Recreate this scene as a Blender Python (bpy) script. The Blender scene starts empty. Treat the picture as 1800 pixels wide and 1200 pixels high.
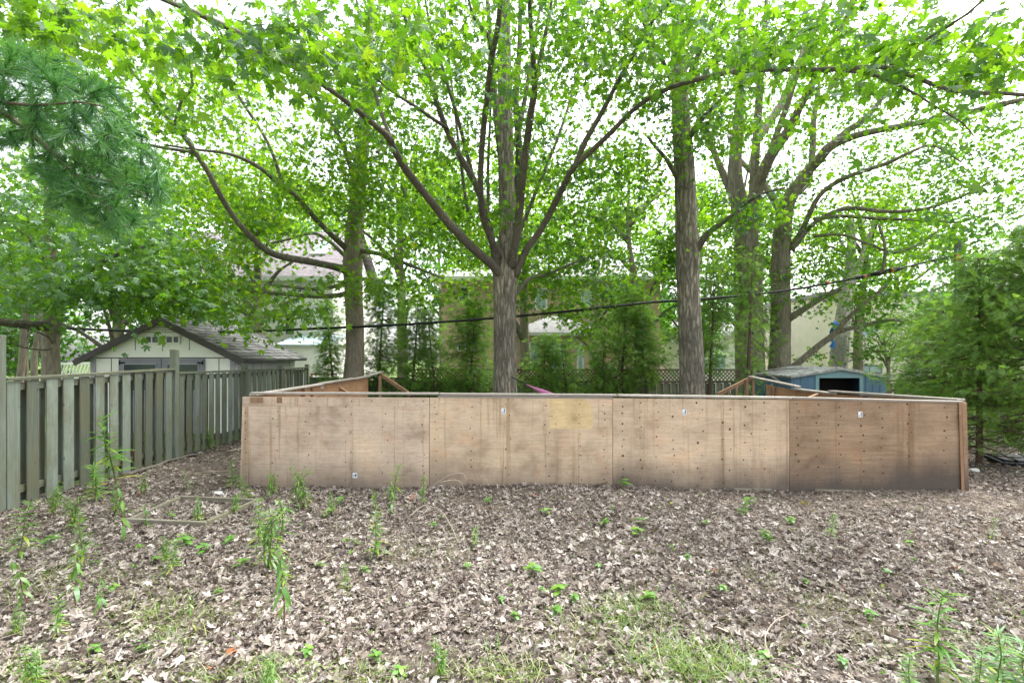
import bpy, math
import numpy as np
from mathutils import Vector

# ------------------------------------------------------------------ camera, world, sun, exposure
C = bpy.context.scene
COL = C.collection
F, H = 850.0, 1.75            # focal length in photo pixels (1800 wide), eye height
cam_d = bpy.data.cameras.new("camera")
cam = bpy.data.objects.new("camera", cam_d); COL.objects.link(cam)
cam.location = (0, 0, H); cam.rotation_euler = (math.radians(90), 0, 0)
cam_d.lens = 36 * F / 1800.0; cam_d.sensor_width = 36
cam_d.shift_y = 25 / 1800.0
cam_d.clip_start = 0.05; cam_d.clip_end = 1000
C.camera = cam

SUN_EL, SUN_AZ = math.radians(62), math.radians(55)   # azimuth clockwise from +Y
world = bpy.data.worlds.new("World"); C.world = world; world.use_nodes = True
wn = world.node_tree; wn.nodes.clear()
sky = wn.nodes.new("ShaderNodeTexSky"); sky.sky_type = 'NISHITA'; sky.sun_disc = False
sky.sun_elevation = SUN_EL; sky.sun_rotation = SUN_AZ
sky.air_density = 1.0; sky.dust_density = 4.0
bw = wn.nodes.new("ShaderNodeRGBToBW"); mx = wn.nodes.new("ShaderNodeMix"); mx.data_type = 'RGBA'
mx.inputs[0].default_value = 0.85                        # bright overcast: the blue is veiled by cloud
bg = wn.nodes.new("ShaderNodeBackground"); bg.inputs[1].default_value = 0.15
wo = wn.nodes.new("ShaderNodeOutputWorld")
wn.links.new(sky.outputs[0], bw.inputs[0])
wn.links.new(sky.outputs[0], mx.inputs[6]); wn.links.new(bw.outputs[0], mx.inputs[7])
wn.links.new(mx.outputs[2], bg.inputs[0]); wn.links.new(bg.outputs[0], wo.inputs[0])

sd = bpy.data.lights.new("sun", 'SUN'); sd.energy = 0.85; sd.angle = math.radians(25); sd.color = (1, .97, .92)
sun = bpy.data.objects.new("sun", sd); COL.objects.link(sun)
sdir = Vector((math.sin(SUN_AZ) * math.cos(SUN_EL), math.cos(SUN_AZ) * math.cos(SUN_EL), math.sin(SUN_EL)))
sun.rotation_euler = sdir.to_track_quat('Z', 'Y').to_euler(); sun.location = (0, 0, 30)
C.view_settings.view_transform = 'Standard'; C.view_settings.look = 'None'
C.view_settings.gamma = 1; C.view_settings.exposure = 2.5
C.cycles.max_bounces = 10; C.cycles.diffuse_bounces = 4; C.cycles.transmission_bounces = 6; C.cycles.glossy_bounces = 2
C.cycles.transparent_max_bounces = 8

R = np.random.default_rng(7)

# ------------------------------------------------------------------ helpers
def at(px, py, d):
    return np.array([(px - 900) / F * d, d, H + (625 - py) / F * d])

def gz(x, y):
    x = np.asarray(x, float); y = np.asarray(y, float)
    z = -0.020 * np.clip(y - 6.4, 0, 16) - 0.011 * np.clip(x, 0, 10)
    z = z + 0.022 * np.sin(x * 1.3 + 0.7) * np.sin(y * 1.1 + 0.3) * np.clip((14 - y) / 6, 0, 1)
    z = z + 0.04 * np.exp(-((x - 1.0) ** 2 / 6 + (y - 5.9) ** 2 / 0.35))
    return z

def gpt(px, py):
    """the point of the ground seen at a pixel (found by a few fixed-point steps)"""
    d = F * H / max(py - 625, 20)
    for _ in range(8):
        x = (px - 900) / F * d
        d = F * (H - float(gz(x, d))) / max(py - 625, 20)
    x = (px - 900) / F * d
    return np.array([x, d, float(gz(x, d))])

ORG = {}
def thing(name, label, cat, loc, group=None):
    o = bpy.data.objects.new(name, None); COL.objects.link(o)
    o.empty_display_size = 0.2
    o.location = tuple(float(v) for v in loc); ORG[o.name] = np.array(loc, float)
    o["label"] = label; o["category"] = cat
    if group: o["group"] = group
    return o

def tag(o, label, cat, group=None):
    o["label"] = label; o["category"] = cat
    if group: o["group"] = group
    return o

def mesh_arrays(name, V, faces_flat, sizes, mats, parent=None, mat_idx=None, tint=None, smooth=False, label=None, org=None):
    V = np.asarray(V, float)
    if parent is not None:
        o_org = ORG[parent.name]
    else:
        o_org = np.zeros(3) if org is None else np.array(org, float)
    V = V - o_org
    me = bpy.data.meshes.new(name)
    me.vertices.add(len(V)); me.vertices.foreach_set("co", V.astype(np.float32).ravel())
    ff = np.asarray(faces_flat, np.int32); sz = np.asarray(sizes, np.int32)
    me.loops.add(len(ff)); me.loops.foreach_set("vertex_index", ff)
    me.polygons.add(len(sz))
    st = np.concatenate([[0], np.cumsum(sz)[:-1]]).astype(np.int32)
    me.polygons.foreach_set("loop_start", st)
    if mat_idx is not None: me.polygons.foreach_set("material_index", np.asarray(mat_idx, np.int32))
    me.polygons.foreach_set("use_smooth", np.full(len(sz), bool(smooth)))
    me.update(calc_edges=True)
    if tint is not None:
        a = me.attributes.new("tint", 'FLOAT', 'POINT'); a.data.foreach_set("value", np.asarray(tint, np.float32))
    for m in (mats if isinstance(mats, (list, tuple)) else [mats]): me.materials.append(m)
    o = bpy.data.objects.new(name, me); COL.objects.link(o)
    if parent is not None: o.parent = parent
    else: o.location = tuple(o_org)
    ORG[o.name] = o_org if parent is None else o_org
    if label: o["label"] = label
    return o

class MB:
    """collects shapes for ONE mesh"""
    def __init__(s): s.V = []; s.F = []; s.S = []; s.M = []; s.T = []; s.n = 0
    def add(s, V, faces, m=0, t=None):
        V = np.asarray(V, float)
        for f in faces:
            s.F.extend([i + s.n for i in f]); s.S.append(len(f)); s.M.append(m)
        s.V.append(V); s.T.append(np.full(len(V), R.random() if t is None else t)); s.n += len(V)
    def box(s, a, b, m=0, t=None):
        x0, y0, z0 = a; x1, y1, z1 = b
        s.add([(x0,y0,z0),(x1,y0,z0),(x1,y1,z0),(x0,y1,z0),(x0,y0,z1),(x1,y0,z1),(x1,y1,z1),(x0,y1,z1)],
              [(0,3,2,1),(4,5,6,7),(0,1,5,4),(1,2,6,5),(2,3,7,6),(3,0,4,7)], m, t)
    def hexa(s, P, m=0, t=None):   # bottom 4 ccw, top 4 ccw
        s.add(P, [(0,3,2,1),(4,5,6,7),(0,1,5,4),(1,2,6,5),(2,3,7,6),(3,0,4,7)], m, t)
    def bar(s, a, b, w, h, up=(0,0,1), m=0, t=None):
        """a straight timber from a to b, w wide (sideways), h deep (towards up)"""
        a = np.array(a, float); b = np.array(b, float); d = b - a; d /= np.linalg.norm(d)
        sd_ = np.cross(d, up); sd_ /= np.linalg.norm(sd_); u = np.cross(sd_, d)
        P = []
        for q in (a, b):
            for (i, j) in ((-1,-1),(1,-1),(1,1),(-1,1)): P.append(q + sd_*w/2*i + u*h/2*j)
        s.add(P, [(0,1,2,3),(7,6,5,4),(0,4,5,1),(1,5,6,2),(2,6,7,3),(3,7,4,0)], m, t)
    def tube(s, P, r, n=6, m=0, t=None, ridges=0.0, caps=True, seed=0):
        P = np.asarray(P, float); k = len(P); r = np.broadcast_to(np.asarray(r, float), (k,))
        T = np.gradient(P, axis=0); T /= np.linalg.norm(T, axis=1)[:, None] + 1e-12
        ref = np.array([0.13, 1, 0.07]) if abs(T[0][1]) < .9 else np.array([1, .1, .1])
        u = np.cross(T[0], ref); u /= np.linalg.norm(u)
        V = np.zeros((k, n, 3)); ang = np.arange(n) * 2 * math.pi / n
        if ridges: rg = np.random.default_rng(seed + 1); base = rg.normal(0, 1, n); low = np.sin(ang*3 + seed)*.5 + np.sin(ang*2+seed*2)*.6
        for i in range(k):
            u = u - T[i] * np.dot(u, T[i]); u /= np.linalg.norm(u); v = np.cross(T[i], u)
            rr = np.full(n, r[i])
            if ridges:
                base = base * .86 + rg.normal(0, .5, n)
                rr = rr * (1 + ridges * base + ridges * .8 * low)
            V[i] = P[i] + np.cos(ang)[:, None] * u * rr[:, None] + np.sin(ang)[:, None] * v * rr[:, None]
        fs = []
        for i in range(k - 1):
            for j in range(n):
                j2 = (j + 1) % n; fs.append((i*n+j, i*n+j2, (i+1)*n+j2, (i+1)*n+j))
        if caps: fs.append(tuple(range(n))[::-1]); fs.append(tuple((k-1)*n + j for j in range(n)))
        s.add(V.reshape(-1, 3), fs, m, t)
    def build(s, name, mats, parent=None, smooth=False, label=None, org=None):
        return mesh_arrays(name, np.concatenate(s.V), s.F, s.S, mats, parent, s.M, np.concatenate(s.T), smooth, label, org)

def bevel(o, w=0.004, seg=1):
    md = o.modifiers.new("bevel", 'BEVEL'); md.width = w; md.segments = seg; md.limit_method = 'ANGLE'
    return o

def catmull(P, step):
    P = np.asarray(P, float)
    if len(P) == 2:
        n = max(2, int(np.linalg.norm(P[1][:3] - P[0][:3]) / step) + 1)
        return P[0] + (P[1] - P[0]) * np.linspace(0, 1, n)[:, None]
    Q = np.vstack([2*P[0] - P[1], P, 2*P[-1] - P[-2]]); out = []
    for i in range(1, len(Q) - 2):
        p0, p1, p2, p3 = Q[i-1], Q[i], Q[i+1], Q[i+2]
        n = max(2, int(np.linalg.norm(p2[:3] - p1[:3]) / step))
        for k in range(n):
            t = k / n
            out.append(.5 * (2*p1 + (p2-p0)*t + (2*p0-5*p1+4*p2-p3)*t*t + (3*p1-p0-3*p2+p3)*t**3))
    out.append(P[-1]); return np.array(out)

# ------------------------------------------------------------------ materials
def new_mat(name):
    m = bpy.data.materials.new(name); m.use_nodes = True; nt = m.node_tree; nt.nodes.clear()
    out = nt.nodes.new("ShaderNodeOutputMaterial"); return m, nt, out
def N(nt, kind, **kw):
    n = nt.nodes.new(kind)
    for k, v in kw.items():
        if k == 'inp':
            for i, val in v.items(): n.inputs[i].default_value = val
        else: setattr(n, k, v)
    return n
def ramp(nt, stops, interp='LINEAR'):
    n = nt.nodes.new("ShaderNodeValToRGB"); cr = n.color_ramp; cr.interpolation = interp
    while len(cr.elements) < len(stops): cr.elements.new(0.5)
    for e, (p, c) in zip(cr.elements, stops): e.position = p; e.color = (*c, 1) if len(c) == 3 else c
    return n
def mixc(nt, a, b, fac, blend='MIX'):
    n = nt.nodes.new("ShaderNodeMix"); n.data_type = 'RGBA'; n.blend_type = blend
    for sock, v in ((0, fac), (6, a), (7, b)):
        if hasattr(v, 'is_output'): nt.links.new(v, n.inputs[sock])
        elif sock == 0: n.inputs[0].default_value = v
        else: n.inputs[sock].default_value = (*v, 1)
    return n.outputs[2]
def coords(nt, scale=(1,1,1), kind='Object'):
    tc = N(nt, "ShaderNodeTexCoord"); mp = N(nt, "ShaderNodeMapping"); mp.inputs[3].default_value = scale
    nt.links.new(tc.outputs[kind], mp.inputs[0]); return mp.outputs[0]
def noise(nt, vec, scale, detail=4, rough=.6, dist=0.0):
    n = N(nt, "ShaderNodeTexNoise"); n.inputs['Scale'].default_value = scale; n.inputs['Detail'].default_value = detail
    n.inputs['Roughness'].default_value = rough; n.inputs['Distortion'].default_value = dist
    if vec is not None: nt.links.new(vec, n.inputs['Vector'])
    return n.outputs[0]
def princ(nt, out, col, rough=.85, bump=None, bstr=.3, bdist=.01, spec=.3, metal=0):
    b = N(nt, "ShaderNodeBsdfPrincipled")
    if hasattr(col, 'is_output'): nt.links.new(col, b.inputs['Base Color'])
    else: b.inputs['Base Color'].default_value = (*col, 1)
    b.inputs['Roughness'].default_value = rough; b.inputs['Specular IOR Level'].default_value = spec; b.inputs['Metallic'].default_value = metal
    if bump is not None:
        bn = N(nt, "ShaderNodeBump"); bn.inputs['Strength'].default_value = bstr; bn.inputs['Distance'].default_value = bdist
        nt.links.new(bump, bn.inputs['Height']); nt.links.new(bn.outputs[0], b.inputs['Normal'])
    nt.links.new(b.outputs[0], out.inputs[0]); return b
def tintout(nt): return N(nt, "ShaderNodeAttribute", attribute_name="tint").outputs['Fac']
def math_(nt, op, a, b=None, clamp=False):
    n = N(nt, "ShaderNodeMath", operation=op, use_clamp=clamp)
    for i, v in enumerate((a, b)):
        if v is None: continue
        if hasattr(v, 'is_output'): nt.links.new(v, n.inputs[i])
        else: n.inputs[i].default_value = v
    return n.outputs[0]

def leaf_mat(name, stops, trans_gain=(1.9, 1.7, 1.0), tf=.5, gloss=.05, vein=False):
    m, nt, out = new_mat(name)
    r = ramp(nt, stops); nt.links.new(tintout(nt), r.inputs[0])
    d = N(nt, "ShaderNodeBsdfDiffuse"); nt.links.new(r.outputs[0], d.inputs[0])
    t = N(nt, "ShaderNodeBsdfTranslucent")
    g = mixc(nt, r.outputs[0], trans_gain, 1.0, 'MULTIPLY'); nt.links.new(g, t.inputs[0])
    ms = N(nt, "ShaderNodeMixShader"); ms.inputs[0].default_value = tf
    nt.links.new(d.outputs[0], ms.inputs[1]); nt.links.new(t.outputs[0], ms.inputs[2])
    gl = N(nt, "ShaderNodeBsdfGlossy"); gl.inputs[0].default_value = (.8, .9, 1, 1); gl.inputs[1].default_value = .42
    m2 = N(nt, "ShaderNodeMixShader"); m2.inputs[0].default_value = gloss
    nt.links.new(ms.outputs[0], m2.inputs[1]); nt.links.new(gl.outputs[0], m2.inputs[2])
    nt.links.new(m2.outputs[0], out.inputs[0]); return m

GREEN = [(0, (.024,.070,.008)), (.3, (.050,.130,.010)), (.65, (.092,.200,.013)), (.92, (.15,.255,.018)), (1, (.23,.235,.03))]
M_leaf = leaf_mat("maple_leaf", GREEN, (1.75, 1.75, .7), .55, .03)
M_leaf_yel = leaf_mat("yellow_green_leaf", [(0, (.040,.105,.010)), (.35, (.080,.185,.013)), (.7, (.135,.265,.018)), (1, (.24,.31,.03))], (1.9, 1.8, .8), .6, .02)
M_leaf_cool = leaf_mat("maple_leaf_cool", [(0, (.042,.105,.018)), (.5, (.082,.19,.022)), (.85, (.135,.25,.02)), (1, (.22,.28,.025))], (1.9,1.9,.9), .55, .06)
M_leaf_far = leaf_mat("far_leaf", [(0, (.035,.11,.014)), (.5, (.068,.185,.016)), (1, (.12,.26,.022))], (1.6,1.6,.8), .5, .03)
M_cedar = leaf_mat("cedar_foliage", [(0, (.075,.16,.035)), (.5, (.135,.255,.05)), (.9, (.20,.33,.065)), (1, (.27,.28,.075))], (1.7,1.7,1), .5, .02)
M_pine = leaf_mat("pine_needles", [(0, (.030,.10,.025)), (.5, (.055,.165,.040)), (1, (.10,.23,.05))], (1.6,1.6,1.0), .4, .03)
M_weed = leaf_mat("weed_leaf", [(0, (.075,.19,.03)), (.6, (.14,.29,.045)), (.85, (.23,.35,.045)), (1, (.38,.38,.06))], (1.6,1.6,1), .4, .04)
M_grass = leaf_mat("grass_blades", [(0, (.085,.17,.03)), (.5, (.16,.25,.045)), (.8, (.25,.31,.08)), (1, (.38,.36,.19))], (1.4,1.4,1), .35, .03)
M_litter = leaf_mat("dry_leaf", [(0, (.055,.043,.036)), (.20, (.135,.105,.086)), (.42, (.265,.22,.185)), (.66, (.385,.338,.295)), (.90, (.50,.46,.415)),
                                 (.955, (.52,.475,.43)), (.965, (.42,.17,.07)), (.985, (.36,.12,.05)), (.99, (.30,.30,.05)), (1, (.12,.25,.03))], (1.2,1.1,1), .22, .03)

def bark(name, c0, c1, c2, sc=1.0, fiss=1.0, moss=0.0):
    m, nt, out = new_mat(name)
    v = coords(nt, (16*sc, 16*sc, 2.6*sc))
    n1 = noise(nt, v, 1.0, 5, .65, .9)
    vo = N(nt, "ShaderNodeTexVoronoi", feature='DISTANCE_TO_EDGE'); vo.inputs['Scale'].default_value = 1.0
    v2 = coords(nt, (11*sc, 11*sc, 2.1*sc)); nz = N(nt, "ShaderNodeTexNoise"); nz.inputs['Scale'].default_value = 2.5
    nt.links.new(v2, nz.inputs['Vector']); av = N(nt, "ShaderNodeVectorMath", operation='ADD')
    nt.links.new(v2, av.inputs[0]); nt.links.new(nz.outputs[1], av.inputs[1]); nt.links.new(av.outputs[0], vo.inputs['Vector'])
    ve = ramp(nt, [(0, (0,0,0)), (.22, (1,1,1))]); nt.links.new(vo.outputs[0], ve.inputs[0])
    r = ramp(nt, [(.25, c0), (.5, c1), (.75, c2)]); nt.links.new(n1, r.inputs[0])
    big = noise(nt, coords(nt, (1,1,.6)), 1.3, 3); rb = ramp(nt, [(.35, (.72,.72,.72)), (.65, (1.15,1.12,1.08))]); nt.links.new(big, rb.inputs[0])
    c = mixc(nt, r.outputs[0], rb.outputs[0], 1, 'MULTIPLY')
    dk = mixc(nt, tuple(x * .35 for x in c0), c, ve.outputs[0]); c = mixc(nt, c, dk, .58 * fiss)
    if moss:
        mz = noise(nt, coords(nt, (1,1,.5)), 2.2, 5); mr = ramp(nt, [(.5, (0,0,0)), (.68, (moss,)*3)]); nt.links.new(mz, mr.inputs[0])
        c = mixc(nt, c, (.10,.13,.05), mr.outputs[0])
    hgt = math_(nt, 'ADD', math_(nt, 'MULTIPLY', n1, .5), math_(nt, 'MULTIPLY', ve.outputs[0], fiss))
    princ(nt, out, c, .95, hgt, .9, .03 * fiss + .004, .15); return m
M_bark = bark("maple_bark", (.145,.132,.105), (.32,.295,.24), (.49,.46,.39), 1.0, 1.0)
M_bark_smooth = bark("smooth_bark", (.125,.105,.08), (.24,.21,.165), (.36,.32,.26), 1.6, .25, .25)
M_limb = bark("limb_bark", (.07,.064,.052), (.15,.139,.115), (.26,.242,.205), 1.8, .25, .15)
M_bark_green = bark("mossy_bark", (.13,.12,.085), (.27,.25,.19), (.40,.37,.30), 1.2, .6, .5)
M_bark_pale = bark("pale_bark", (.34,.31,.29), (.54,.50,.47), (.68,.64,.61), .9, .7)
M_cedar_bark = bark("cedar_bark", (.075,.055,.042), (.15,.11,.085), (.25,.195,.15), 2.2, .5)
M_twig, nt, out = new_mat("twig"); princ(nt, out, (.055,.045,.035), .9)
M_drytwig, nt, out = new_mat("dry_twig"); princ(nt, out, (.30,.25,.20), .9)
M_stem, nt, out = new_mat("weed_stem"); princ(nt, out, (.13,.17,.05), .8)
M_stem_red, nt, out = new_mat("brown_stem"); princ(nt, out, (.16,.085,.055), .8)

def wood(name, cols, axis='z', stain=None, rough=.9, var=.35, grain=1.0):
    """weathered timber; grain runs along the axis, each board has its own tone through the tint attribute"""
    m, nt, out = new_mat(name)
    s = {'z': (60, 60, 2.2), 'x': (2.2, 60, 60), 'y': (60, 2.2, 60)}[axis]
    n1 = noise(nt, coords(nt, s), grain, 5, .6, .3)
    t = tintout(nt)
    k = math_(nt, 'ADD', math_(nt, 'MULTIPLY', n1, 1 - var), math_(nt, 'MULTIPLY', t, var))
    r = ramp(nt, [(.18, cols[0]), (.5, cols[1]), (.82, cols[2])]); nt.links.new(k, r.inputs[0]); c = r.outputs[0]
    kn = N(nt, "ShaderNodeTexVoronoi"); kn.inputs['Scale'].default_value = 1.0
    ks = {'z': (7, 7, 3), 'x': (3, 7, 7), 'y': (7, 3, 7)}[axis]
    nt.links.new(coords(nt, ks), kn.inputs['Vector']); kr = ramp(nt, [(.05, (1,1,1)), (.11, (0,0,0))]); nt.links.new(kn.outputs[0], kr.inputs[0])
    c = mixc(nt, c, tuple(x * .4 for x in cols[0]), math_(nt, 'MULTIPLY', kr.outputs[0], .7))
    if stain is not None:
        sz = noise(nt, coords(nt, (1.5, 1.5, .8)), 2.0, 5, .65); sr = ramp(nt, [(.42, (0,0,0)), (.62, (1,1,1))]); nt.links.new(sz, sr.inputs[0])
        c = mixc(nt, c, stain, math_(nt, 'MULTIPLY', sr.outputs[0], .65))
    princ(nt, out, c, rough, n1, .35, .004, .2); return m
M_fence = wood("green_treated_pine", ((.072,.080,.060), (.155,.182,.150), (.255,.298,.255)), 'z', (.12,.115,.066), var=.45)
M_fence_x = wood("green_treated_rail", ((.065,.072,.05), (.135,.145,.105), (.225,.235,.175)), 'y', (.15,.15,.09))
M_rearfence = wood("old_rear_fence", ((.08,.09,.065), (.16,.18,.125), (.27,.28,.20)), 'z', (.11,.12,.07))
M_brownfence = wood("brown_fence", ((.075,.055,.050), (.15,.115,.105), (.25,.20,.185)), 'z', (.10,.09,.075), var=.6)
M_lattice = wood("lattice_wood", ((.05,.042,.026), (.105,.09,.058), (.17,.15,.10)), 'x')
M_stud = wood("stud_wood", ((.17,.095,.055), (.30,.185,.11), (.44,.30,.19)), 'z', (.16,.10,.07))
M_cap = wood("grey_cap_board", ((.24,.215,.19), (.42,.385,.345), (.60,.56,.51)), 'x', (.28,.25,.21), var=.5)
M_bed = wood("garden_frame_wood", ((.085,.078,.06), (.175,.16,.125), (.28,.26,.215)), 'x', (.16,.16,.09), var=.4)

def plywood(name, base, dark, pale, grime=.5, pink=.3, brown=0.0, low=None):
    m, nt, out = new_mat(name)
    oi = N(nt, "ShaderNodeObjectInfo")
    tc = N(nt, "ShaderNodeTexCoord"); off = N(nt, "ShaderNodeVectorMath", operation='ADD')
    sc_ = N(nt, "ShaderNodeVectorMath", operation='SCALE'); cb = N(nt, "ShaderNodeCombineXYZ")
    for i in range(3): nt.links.new(oi.outputs['Random'], cb.inputs[i])
    nt.links.new(cb.outputs[0], sc_.inputs[0]); sc_.inputs['Scale'].default_value = 37.0
    nt.links.new(tc.outputs['Object'], off.inputs[0]); nt.links.new(sc_.outputs[0], off.inputs[1])
    def V(s):
        mp = N(nt, "ShaderNodeMapping"); mp.inputs[3].default_value = s; nt.links.new(off.outputs[0], mp.inputs[0]); return mp.outputs[0]
    # cathedral grain: contour lines of a stretched noise field
    f = noise(nt, V((.40, 1, 2.2)), 1.5, 3.0, .55, .6)
    w = math_(nt, 'FRACT', math_(nt, 'MULTIPLY', f, 22.0)); wr = ramp(nt, [(0, (0,0,0)), (.09, (.75,.75,.75)), (.3, (1,1,1)), (.95, (1,1,1)), (1, (.1,.1,.1))]); nt.links.new(w, wr.inputs[0])
    fine = noise(nt, V((1.1, 30, 30)), 1.6, 6, .72); fr = ramp(nt, [(.22, dark), (.52, base), (.82, pale)]); nt.links.new(fine, fr.inputs[0])
    patchy = noise(nt, V((1, 1, 1.2)), 2.0, 6, .66); pr = ramp(nt, [(.30, (.58,.55,.53)), (.43, (.86,.845,.83)), (.53, (1,1,1)), (.70, (1.16,1.11,1.03))]); nt.links.new(patchy, pr.inputs[0])
    c = mixc(nt, fr.outputs[0], pr.outputs[0], 1, 'MULTIPLY')
    lines = mixc(nt, tuple(x * .62 for x in base), c, wr.outputs[0]); c = mixc(nt, c, lines, .62)
    # hairline checks
    chk = noise(nt, V((1.6, 40, 60)), 2.2, 4, .75); cr = ramp(nt, [(.66, (0,0,0)), (.70, (1,1,1))]); nt.links.new(chk, cr.inputs[0])
    c = mixc(nt, c, tuple(x * .33 for x in dark), math_(nt, 'MULTIPLY', cr.outputs[0], .75))
    # reddish blotches
    pk = noise(nt, V((1, 1, .9)), 2.6, 3); pkr = ramp(nt, [(.55, (0,0,0)), (.72, (1,1,1))]); nt.links.new(pk, pkr.inputs[0])
    c = mixc(nt, c, (base[0]*1.02, base[1]*.74, base[2]*.62), math_(nt, 'MULTIPLY', pkr.outputs[0], pink))
    # vertical run-off streaks left by rain
    st = noise(nt, V((8.5, 1, .22)), 1.5, 7, .72, .35); sr = ramp(nt, [(.54, (0,0,0)), (.66, (1,1,1))]); nt.links.new(st, sr.inputs[0])
    br = noise(nt, V((14, 1, 11)), 1.5, 6, .75); sf = math_(nt, 'MULTIPLY', sr.outputs[0], math_(nt, 'MULTIPLY', br, grime * 1.7), True)
    c = mixc(nt, c, (base[0]*.58, base[1]*.50, base[2]*.40), sf)
    # water mark along the foot of the sheets, with a wavy upper edge
    sx = N(nt, "ShaderNodeSeparateXYZ"); nt.links.new(tc.outputs['Object'], sx.inputs[0])
    wob = noise(nt, V((1.0, 1, .35)), 1.1, 7, .68)
    hh = math_(nt, 'SUBTRACT', sx.outputs[2], math_(nt, 'MULTIPLY', math_(nt, 'SUBTRACT', wob, .42), .75))
    hr = ramp(nt, [(.0, (1,1,1)), (.42, (0,0,0))]); nt.links.new(hh, hr.inputs[0])
    if low is None: low = .55
    c = mixc(nt, c, (.085,.074,.064), math_(nt, 'MULTIPLY', hr.outputs[0], low))
    princ(nt, out, c, .88, fine, .3, .003, .2); return m
M_ply = plywood("weathered_plywood", (.60,.48,.37), (.48,.37,.27), (.70,.58,.46), 1.0, .35, low=.68)
M_ply_b = plywood("weathered_plywood_b", (.60,.47,.335), (.48,.36,.245), (.70,.575,.425), 1.15, .5, low=.6)
M_ply_c = plywood("weathered_plywood_c", (.59,.46,.33), (.47,.35,.24), (.69,.565,.42), 1.0, .25, low=.85)
M_ply_d = plywood("browned_plywood", (.33,.235,.155), (.235,.16,.10), (.43,.32,.225), .9, .5, low=.92)
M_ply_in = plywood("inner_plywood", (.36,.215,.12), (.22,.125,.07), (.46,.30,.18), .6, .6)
M_ply_new = plywood("fresh_plywood", (.68,.52,.29), (.58,.43,.225), (.75,.60,.36), .25, .05, low=0)
M_screw, nt, out = new_mat("screw_hole"); princ(nt, out, (.035,.022,.015), .7)
M_dimple, nt, out = new_mat("screw_dimple"); princ(nt, out, (.20,.115,.065), .9)
M_paper, nt, out = new_mat("sticker_paper"); princ(nt, out, (.72,.78,.82), .6)
M_ink, nt, out = new_mat("sticker_ink"); princ(nt, out, (.03,.05,.09), .6)

def plain(name, col, rough=.6, metal=0, var=.12, sc=3.0, spec=.3):
    m, nt, out = new_mat(name); n1 = noise(nt, coords(nt), sc, 5, .65)
    r = ramp(nt, [(.3, tuple(x * (1 - var) for x in col)), (.7, tuple(min(1, x * (1 + var)) for x in col))]); nt.links.new(n1, r.inputs[0])
    princ(nt, out, r.outputs[0], rough, n1, .1, .003, spec, metal); return m
M_white = plain("white_siding", (.88,.86,.83), .7, var=.05)
M_cream = plain("cream_stucco", (.84,.78,.66), .85, var=.06)
M_greytrim = plain("grey_trim", (.36,.35,.40), .7)
M_door = plain("slate_door", (.24,.235,.28), .6)
M_groove = plain("groove_dark", (.10,.09,.09), .9)
M_palegrey = plain("pale_grey_wall", (.50,.50,.49), .8)
M_glass = plain("window_glass", (.05,.065,.075), .08, var=.2, spec=.6)
M_curtain = plain("pale_blind_glass", (.42,.55,.60), .2, var=.2, spec=.6)
M_frame_w = plain("white_frame", (.78,.78,.77), .5, var=.04)
M_blue = plain("blue_steel", (.11,.205,.30), .5, var=.18, sc=2.0)
M_teal = plain("pale_teal_trim", (.22,.37,.40), .5, var=.12)
M_leanroof = plain("pale_blue_roof", (.50,.60,.68), .5)
M_black = plain("black_plastic", (.012,.014,.019), .6, var=.15, spec=.2)
M_cable = plain("black_cable", (.012,.012,.013), .6)
M_wire = plain("blue_black_wire", (.03,.05,.09), .5)
M_orange = plain("orange_marker", (.42,.16,.07), .6)
M_pink = plain("pink_fabric", (.40,.13,.28), .6)
M_bluecloth = plain("blue_tarp", (.03,.15,.46), .5)
M_pole = wood("utility_pole_wood", ((.045,.05,.045), (.10,.115,.095), (.17,.19,.15)), 'z')
M_deck = plain("deck_wood", (.24,.11,.07), .7)
M_stone = plain("white_block", (.60,.60,.58), .9, var=.2, sc=12)
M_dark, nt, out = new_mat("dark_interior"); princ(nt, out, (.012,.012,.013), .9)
def brick_mat(name, c1, c2, mortar, sc=4.0):
    m, nt, out = new_mat(name); b = N(nt, "ShaderNodeTexBrick"); b.inputs['Scale'].default_value = sc
    tc = N(nt, "ShaderNodeTexCoord"); sp = N(nt, "ShaderNodeSeparateXYZ"); cb = N(nt, "ShaderNodeCombineXYZ")
    nt.links.new(tc.outputs['Object'], sp.inputs[0]); nt.links.new(math_(nt, 'ADD', sp.outputs[0], sp.outputs[1]), cb.inputs[0]); nt.links.new(sp.outputs[2], cb.inputs[1])
    nt.links.new(cb.outputs[0], b.inputs[0])
    b.inputs['Color1'].default_value = (*c1, 1); b.inputs['Color2'].default_value = (*c2, 1); b.inputs['Mortar'].default_value = (*mortar, 1)
    b.inputs['Mortar Size'].default_value = .012; b.inputs['Brick Width'].default_value = .9; b.inputs['Row Height'].default_value = .3
    n1 = noise(nt, coords(nt), 1.2, 4); r = ramp(nt, [(.3, (.85,.85,.85)), (.7, (1.1,1.1,1.1))]); nt.links.new(n1, r.inputs[0])
    princ(nt, out, mixc(nt, b.outputs[0], r.outputs[0], 1, 'MULTIPLY'), .9, b.outputs[1], .2, .01); return m
M_brick = brick_mat("buff_brick", (.52,.35,.29), (.60,.43,.36), (.54,.46,.41))
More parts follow.
